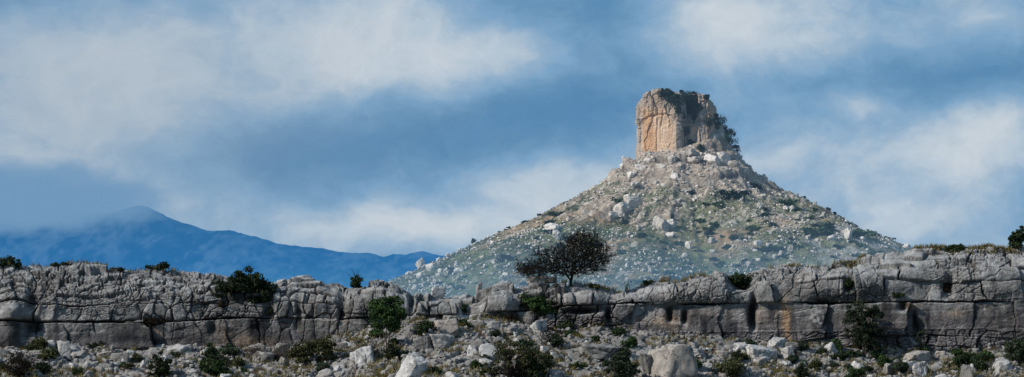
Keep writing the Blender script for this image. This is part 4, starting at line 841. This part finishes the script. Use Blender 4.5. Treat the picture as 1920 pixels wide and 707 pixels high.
# ------------------------------------------------------------------ hill vegetation
def hill_shrub_mesh(seed, n, rz=.6, mat='hill_leaf', leaf=.24):
    rs = np.random.default_rng(seed); c, r = clumps(rs, [(0, 0, rz * .5, 1, 1, rz)], 12, .38); V_, Q_ = leaves(rs, c, r, n, leaf); return mesh_np('shrub', V_, Q_, M[mat], smooth=False)
hsm = [hill_shrub_mesh(i, 260, .55, 'hill_dark' if i % 3 == 0 else 'hill_leaf') for i in range(6)]
def hshrub(px, py, w, h, k, label, group=None, P=None, name='hillside_shrub', cat='shrub'):
    P = hill_at(px, py) if P is None else P; o = obj(name, hsm[k]); o.location = (P[0], P[1] - .3, P[2]); s = w * K / 2.3; o.scale = (s, s, h * K / 1.5); o.rotation_euler = (0, 0, rng.uniform(0, 6.28)); return tag(o, label, cat, group)
named = [(1352, 366, 24, 13, 0, 'dark shrub at the left of the shrub patch on the upper right slope'), (1372, 370, 30, 14, 3, 'largest dark shrub of the patch on the upper right slope'), (1394, 366, 16, 11, 0, 'dark shrub at the right of the upper right patch'), (1416, 354, 26, 12, 3, 'dark shrub right of the upper right patch'),
         (1295, 364, 18, 9, 0, 'lone dark shrub below the rock ledges'), (1432, 396, 12, 11, 0, 'small lone shrub on the right slope'), (1476, 382, 30, 14, 1, 'green shrub near the right skyline'), (1490, 398, 24, 10, 2, 'green shrub below the right skyline'), (1330, 440, 16, 14, 0, 'dark round shrub left of the brown hollow'), (1376, 448, 14, 9, 3, 'dark shrub right of the brown hollow'),
         (1552, 434, 26, 18, 3, 'dark shrub beside the pale skyline rock'), (1535, 440, 40, 20, 1, 'wide green shrub on the right slope'), (1612, 446, 40, 18, 2, 'green shrub by the white right crag'), (1580, 424, 26, 12, 1, 'green shrub on the right skyline'), (1660, 452, 30, 10, 2, 'green shrub low on the right skyline'), (1436, 470, 22, 10, 3, 'dark shrub low on the right slope'),
         (1205, 444, 16, 10, 0, 'dark shrub left of the tall white crag'), (1172, 420, 18, 10, 3, 'dark shrub under the big white outcrop'), (1260, 412, 7, 16, 0, 'narrow dark shrub in the crag cleft'), (950, 488, 30, 12, 3, 'dark shrub on the left slope'), (1045, 402, 30, 10, 1, 'green shrub on the left skyline')]
for px, py, w, h, k, lab in named: hshrub(px, py, w * 1.35, h * 1.3, k, lab)
cnt = 0
while cnt < 190:
    px = rng.uniform(800, 1690); py = rng.uniform(330, 560)
    P = hill_at(px, py); qx, qy = 960 + P[0] / P[1] * F, HY - P[2] / P[1] * F
    if abs(qx - px) > 3 or abs(qy - py) > 3 or py > float(interp(px, CREST)) + 4: continue
    if vn(np.array(px / 55.), np.array(py / 24.), None, 94) + (.12 if px > 1400 else 0) - (.2 if py < 360 else 0) < .45 + .15 * rng.random(): continue
    w = 8 + 20 * rng.random() ** 1.8; k = rng.randrange(6)
    zone = 'high on the hill' if py < 410 else ('halfway up the hill' if py < 470 else 'low on the hill')
    hshrub(px, py, w, w * rng.uniform(.35, .6), k, '%s %s shrub %s, %s' % ('small' if w < 10 else ('medium' if w < 15 else 'large'), 'dark' if k % 3 == 0 else 'green', zone, spot_words(px, HL, 'near')), 'green shrubs on the hillside', P); cnt += 1
r_ = np.random.default_rng(81); n = 20000; sx = hx0 + r_.uniform(-560, 560, n) * K; sy = HYC - r_.uniform(-10, 800, n) * K
zq = hill_z0(sx, sy) / K; k = (fbm(sx * .05 + 50, sy * .05, 5, 335, .6) + .10 * (zq < 190) + .12 * r_.random(n) > .10) & (zq < 255); sx, sy = sx[k], sy[k]
c = np.stack([sx, sy, hill_z(sx, sy) + .25], -1); rr = (.5 + .8 * r_.random(len(sx)) ** 2); V_, Q_ = leaves(r_, c, np.stack([rr, rr, rr * .55], -1), len(c) * 11, .26)
tag(obj('hillside_scrub', mesh_np('hillside_scrub', V_, Q_, M['hill_leaf'], smooth=False)), 'low green scrub spread over the hillside', 'scrub', None, 'stuff')
def hill_tree(px, py, w, h, seed, label, mat='hill_dark', P=None, trunk=.18, bare=False, name='hillside_tree', group=None):
    rs = np.random.default_rng(seed + 600); P = hill_at(px, py) if P is None else P; root = thing(name, label, 'tree', P, group); W, Hh = w * K / 2, h * K
    c, r = clumps(rs, [(0, 0, Hh * .58, W * .62, W * .55, Hh * .32)], 16, W * .34)
    V_, Q_ = leaves(rs, c, r, 1100 if not bare else 420, .40 if not bare else .42, .55 if not bare else .10); obj('crown', mesh_np('crown', V_, Q_, M['hill_twig' if bare else mat], smooth=False), root)
    A = [np.array([0, 0, -.4])]; B = [np.array([W * .05, 0, Hh * .35])]; R0 = [trunk]; R1 = [trunk * .7]
    for t in c[:9]: A.append(B[0]); B.append(t); R0.append(trunk * .6); R1.append(.05)
    V_, Q_ = tubes(A, B, np.array(R0), np.array(R1), 5); obj('trunk', mesh_np('trunk', V_, Q_, M['hill_bark'] if not bare else M['hill_twig']), root); return root
hill_tree(888, 461, 13, 15, 1, 'lone small dark tree on the left skyline of the hill')
hill_tree(1551, 404, 24, 16, 2, 'pale leafless tree on the right skyline of the hill', bare=True)
hill_tree(1384, 304, 20, 24, 3, 'reddish leafless tree at the right foot of the tower', bare=True)
def tt(px, py, w, h, s, lab):
    hill_tree(px, py + 3, w * 1.25, h * 1.15, s, lab, P=tower_at(px, py) + np.array([0, -.8, 0]), name='cliff_tree')
for i, (px, py, w, h, lab) in enumerate([(1240, 190, 28, 22, 'leftmost dark tree on the rim of the tower'), (1256, 194, 20, 18, 'second dark tree from the left on the tower rim'), (1268, 208, 30, 28, 'dark tree spilling over the front edge of the tower top'), (1284, 208, 36, 32, 'large dark tree in the middle of the tower top'), (1302, 204, 36, 28, 'dark tree at the right end of the tower rim'),
                                         (1290, 222, 34, 28, 'dark tree hanging below the middle of the tower rim'), (1308, 218, 24, 26, 'dark tree in the shadowed recess of the tower'), (1272, 218, 16, 18, 'small dark tree at the left top of the recess'), (1270, 184, 10, 8, 'tiny dark bush on the tower summit'), (1324, 190, 14, 12, 'small dark bush on the right summit block'),
                                         (1283, 274, 30, 40, 'dark tree at the bottom of the tower recess'), (1296, 276, 14, 14, 'small dark bush right of the recess tree'), (1197, 242, 8, 20, 'narrow dark bush on the left wall of the tower'), (1278, 178, 9, 8, 'small bush between the two summit blocks')]):
    tt(px, py, w, h, 20 + i, lab)
for i, (px, py, w, h, lab) in enumerate([(1252, 184, 22, 18, 'dark tree against the sky right of the summit block'), (1262, 198, 28, 22, 'dense dark tree behind the front edge trees of the tower'), (1280, 196, 30, 22, 'dark tree on the rear rim of the tower saddle'), (1298, 192, 28, 20, 'dark tree at the foot of the right summit block'),
                                         (1278, 228, 20, 22, 'dark tree at the lower left corner of the recess top'), (1300, 232, 24, 24, 'dark tree low in the middle of the recess'), (1312, 196, 18, 16, 'dark bush touching the left side of the right summit block'), (1331, 246, 22, 30, 'dark tree in front of the right wall of the tower'), (1340, 238, 20, 26, 'dark tree high against the right wall of the tower'), (1344, 258, 26, 30, 'broad dark tree against the right foot of the tower wall'),
                                         (1246, 186, 22, 14, 'low dark tree along the left summit edge')]):
    tt(px, py, w, h, 40 + i, lab)
for i, (px, py, w, h, lab) in enumerate([(1338, 250, 30, 36, 'uppermost dark tree on the right side of the tower'), (1352, 262, 34, 38, 'second dark tree down the right side of the tower'), (1362, 274, 34, 38, 'dark tree midway down the right side of the tower'), (1370, 288, 30, 36, 'lower dark tree on the right side of the tower'),
                                         (1346, 278, 28, 26, 'dark tree in front of the right side trees'), (1376, 298, 22, 28, 'lowest dark tree on the right side of the tower'), (1314, 288, 18, 15, 'dark bush among the blocks under the buttress'), (1330, 262, 20, 24, 'dark tree at the foot of the right buttress')]):
    hill_tree(px, py, w * 1.35, h * 1.25, 60 + i, lab, name='cliff_tree')
print('hill plants', time.time() - T0)

# ------------------------------------------------------------------ sky and sun
w = bpy.data.worlds.new('World'); bpy.context.scene.world = w; w.use_nodes = True; nt = w.node_tree; nt.nodes.clear(); N = nt.nodes; L = nt.links
el = math.asin(SUN[2]); az = math.atan2(SUN[0], SUN[1])
sky = N.new('ShaderNodeTexSky'); sky.sky_type = 'NISHITA'; sky.sun_disc = False; sky.sun_elevation = el; sky.sun_rotation = az; sky.altitude = 500
dirv = N.new('ShaderNodeTexCoord').outputs['Generated']
wn = N.new('ShaderNodeTexNoise'); L.new(vmath(nt, 'MULTIPLY', dirv, (1, 1, 1.5)), wn.inputs['Vector']); wn.inputs['Scale'].default_value = 22; wn.inputs['Detail'].default_value = 5; wn.inputs['Roughness'].default_value = .55
warp = vmath(nt, 'MULTIPLY', vmath(nt, 'SUBTRACT', wn.outputs['Color'], (.5, .5, .5)), (.030, 0, .018))
dv = vmath(nt, 'ADD', dirv, warp)
BL = [(600, 60, 200, 100, .44), (780, 110, 190, 90, .34), (100, 130, 200, 120, .38), (340, 150, 260, 150, .30), (200, 270, 260, 120, .20), (60, 330, 170, 90, .14), (960, 90, 150, 60, .22), (1420, 70, 170, 85, .42), (1340, 10, 110, 60, .22), (1590, 195, 75, 26, .34), (1560, 40, 200, 70, .14),
      (1060, 340, 190, 50, .48), (860, 420, 230, 55, .52), (620, 440, 200, 45, .30), (1480, 290, 180, 50, .36), (1800, 300, 190, 60, .44), (1880, 230, 100, 46, .34), (1640, 400, 300, 80, .34), (1840, 20, 60, 26, .2), (440, 400, 120, 50, .10),
      (600, 290, 330, 75, -.40), (880, 220, 240, 70, -.36), (1120, 200, 190, 60, -.20), (120, 10, 260, 50, -.22), (1080, 10, 190, 50, -.25), (1750, 150, 200, 50, -.26), (1130, 60, 60, 90, -.1), (1530, 210, 60, 60, -.1), (80, 420, 200, 60, -.08), (1900, 420, 120, 60, -.06)]
tot = None
for px, py, rx_, ry_, a in BL:
    d = np.array([(px - 960) / F, 1, (HY - py) / F]); d /= np.linalg.norm(d)
    q = vmath(nt, 'MULTIPLY', vmath(nt, 'SUBTRACT', dv, tuple(d)), (F / rx_, 3.0, F / ry_))
    g_ = math_(nt, 'MULTIPLY', math_(nt, 'EXPONENT', math_(nt, 'MULTIPLY', vmath(nt, 'DOT_PRODUCT', q, q), -1.0)), a)
    tot = g_ if tot is None else math_(nt, 'ADD', tot, g_)
n1 = noise(nt, vmath(nt, 'MULTIPLY', dv, (1, 1, 1.7)), 24, 7, .55); n2 = noise(nt, vmath(nt, 'MULTIPLY', dv, (1, 1, 1.4)), 75, 6, .6)
cl = math_(nt, 'ADD', math_(nt, 'ADD', tot, .40), math_(nt, 'ADD', mrange(nt, n1, .25, .75, -.19, .19), mrange(nt, n2, .25, .75, -.16, .16)))
ccol = ramp(nt, cl, [(0, srgb(88, 136, 177)), (.22, srgb(103, 147, 184)), (.42, srgb(122, 162, 196)), (.62, srgb(148, 177, 203)), (.80, srgb(179, 196, 211)), (1, srgb(198, 208, 217))])
n3 = noise(nt, vmath(nt, 'MULTIPLY', dv, (1, 1, 1.3)), 260, 5, .6)
ccol = mixc(nt, 1.0, ccol, mrange(nt, n3, .3, .7, .965, 1.035), 'MULTIPLY')
dq = np.array([(150 - 960) / F, 1, (HY - 190) / F]); dq /= np.linalg.norm(dq); q = vmath(nt, 'MULTIPLY', vmath(nt, 'SUBTRACT', dv, tuple(dq)), (F / 460, 3.0, F / 230))
ccol = mixc(nt, math_(nt, 'MULTIPLY', math_(nt, 'EXPONENT', math_(nt, 'MULTIPLY', vmath(nt, 'DOT_PRODUCT', q, q), -1.0)), .5), ccol, c4(srgb(146, 165, 184)))
s = N.new('ShaderNodeSeparateXYZ'); L.new(dirv, s.inputs[0])
cov = mrange(nt, s.outputs[2], .10, .45, 1.0, .55, True)
b1 = N.new('ShaderNodeBackground'); L.new(sky.outputs[0], b1.inputs[0]); b1.inputs[1].default_value = .10
b2 = N.new('ShaderNodeBackground'); L.new(ccol, b2.inputs[0]); b2.inputs[1].default_value = 1.0
mx = N.new('ShaderNodeMixShader'); L.new(cov, mx.inputs[0]); L.new(b1.outputs[0], mx.inputs[1]); L.new(b2.outputs[0], mx.inputs[2])
wo = N.new('ShaderNodeOutputWorld'); L.new(mx.outputs[0], wo.inputs[0])
sd = bpy.data.lights.new('sun', 'SUN'); sd.energy = 3.7; sd.angle = math.radians(1.0); sd.color = (1, .955, .89); so_ = bpy.data.objects.new('sun', sd); C.objects.link(so_)
from mathutils import Vector
so_.rotation_euler = Vector(tuple(-SUN)).to_track_quat('-Z', 'Y').to_euler()

# ------------------------------------------------------------------ camera and render settings
cd = bpy.data.cameras.new('camera'); cam = bpy.data.objects.new('camera', cd); C.objects.link(cam); cam.rotation_euler = (math.pi / 2, 0, 0)
cd.sensor_width = 36; cd.lens = 18 / math.tan(math.radians(7.5)); cd.shift_y = (HY - 353.5) / 1920; cd.clip_start = 1; cd.clip_end = 80000
sc = bpy.context.scene; sc.camera = cam; sc.render.engine = 'CYCLES'
sc.view_settings.view_transform = 'Standard'; sc.view_settings.look = 'None'; sc.view_settings.exposure = 0
sc.cycles.volume_step_rate = 1.0; sc.cycles.max_bounces = 6
print('total', time.time() - T0)
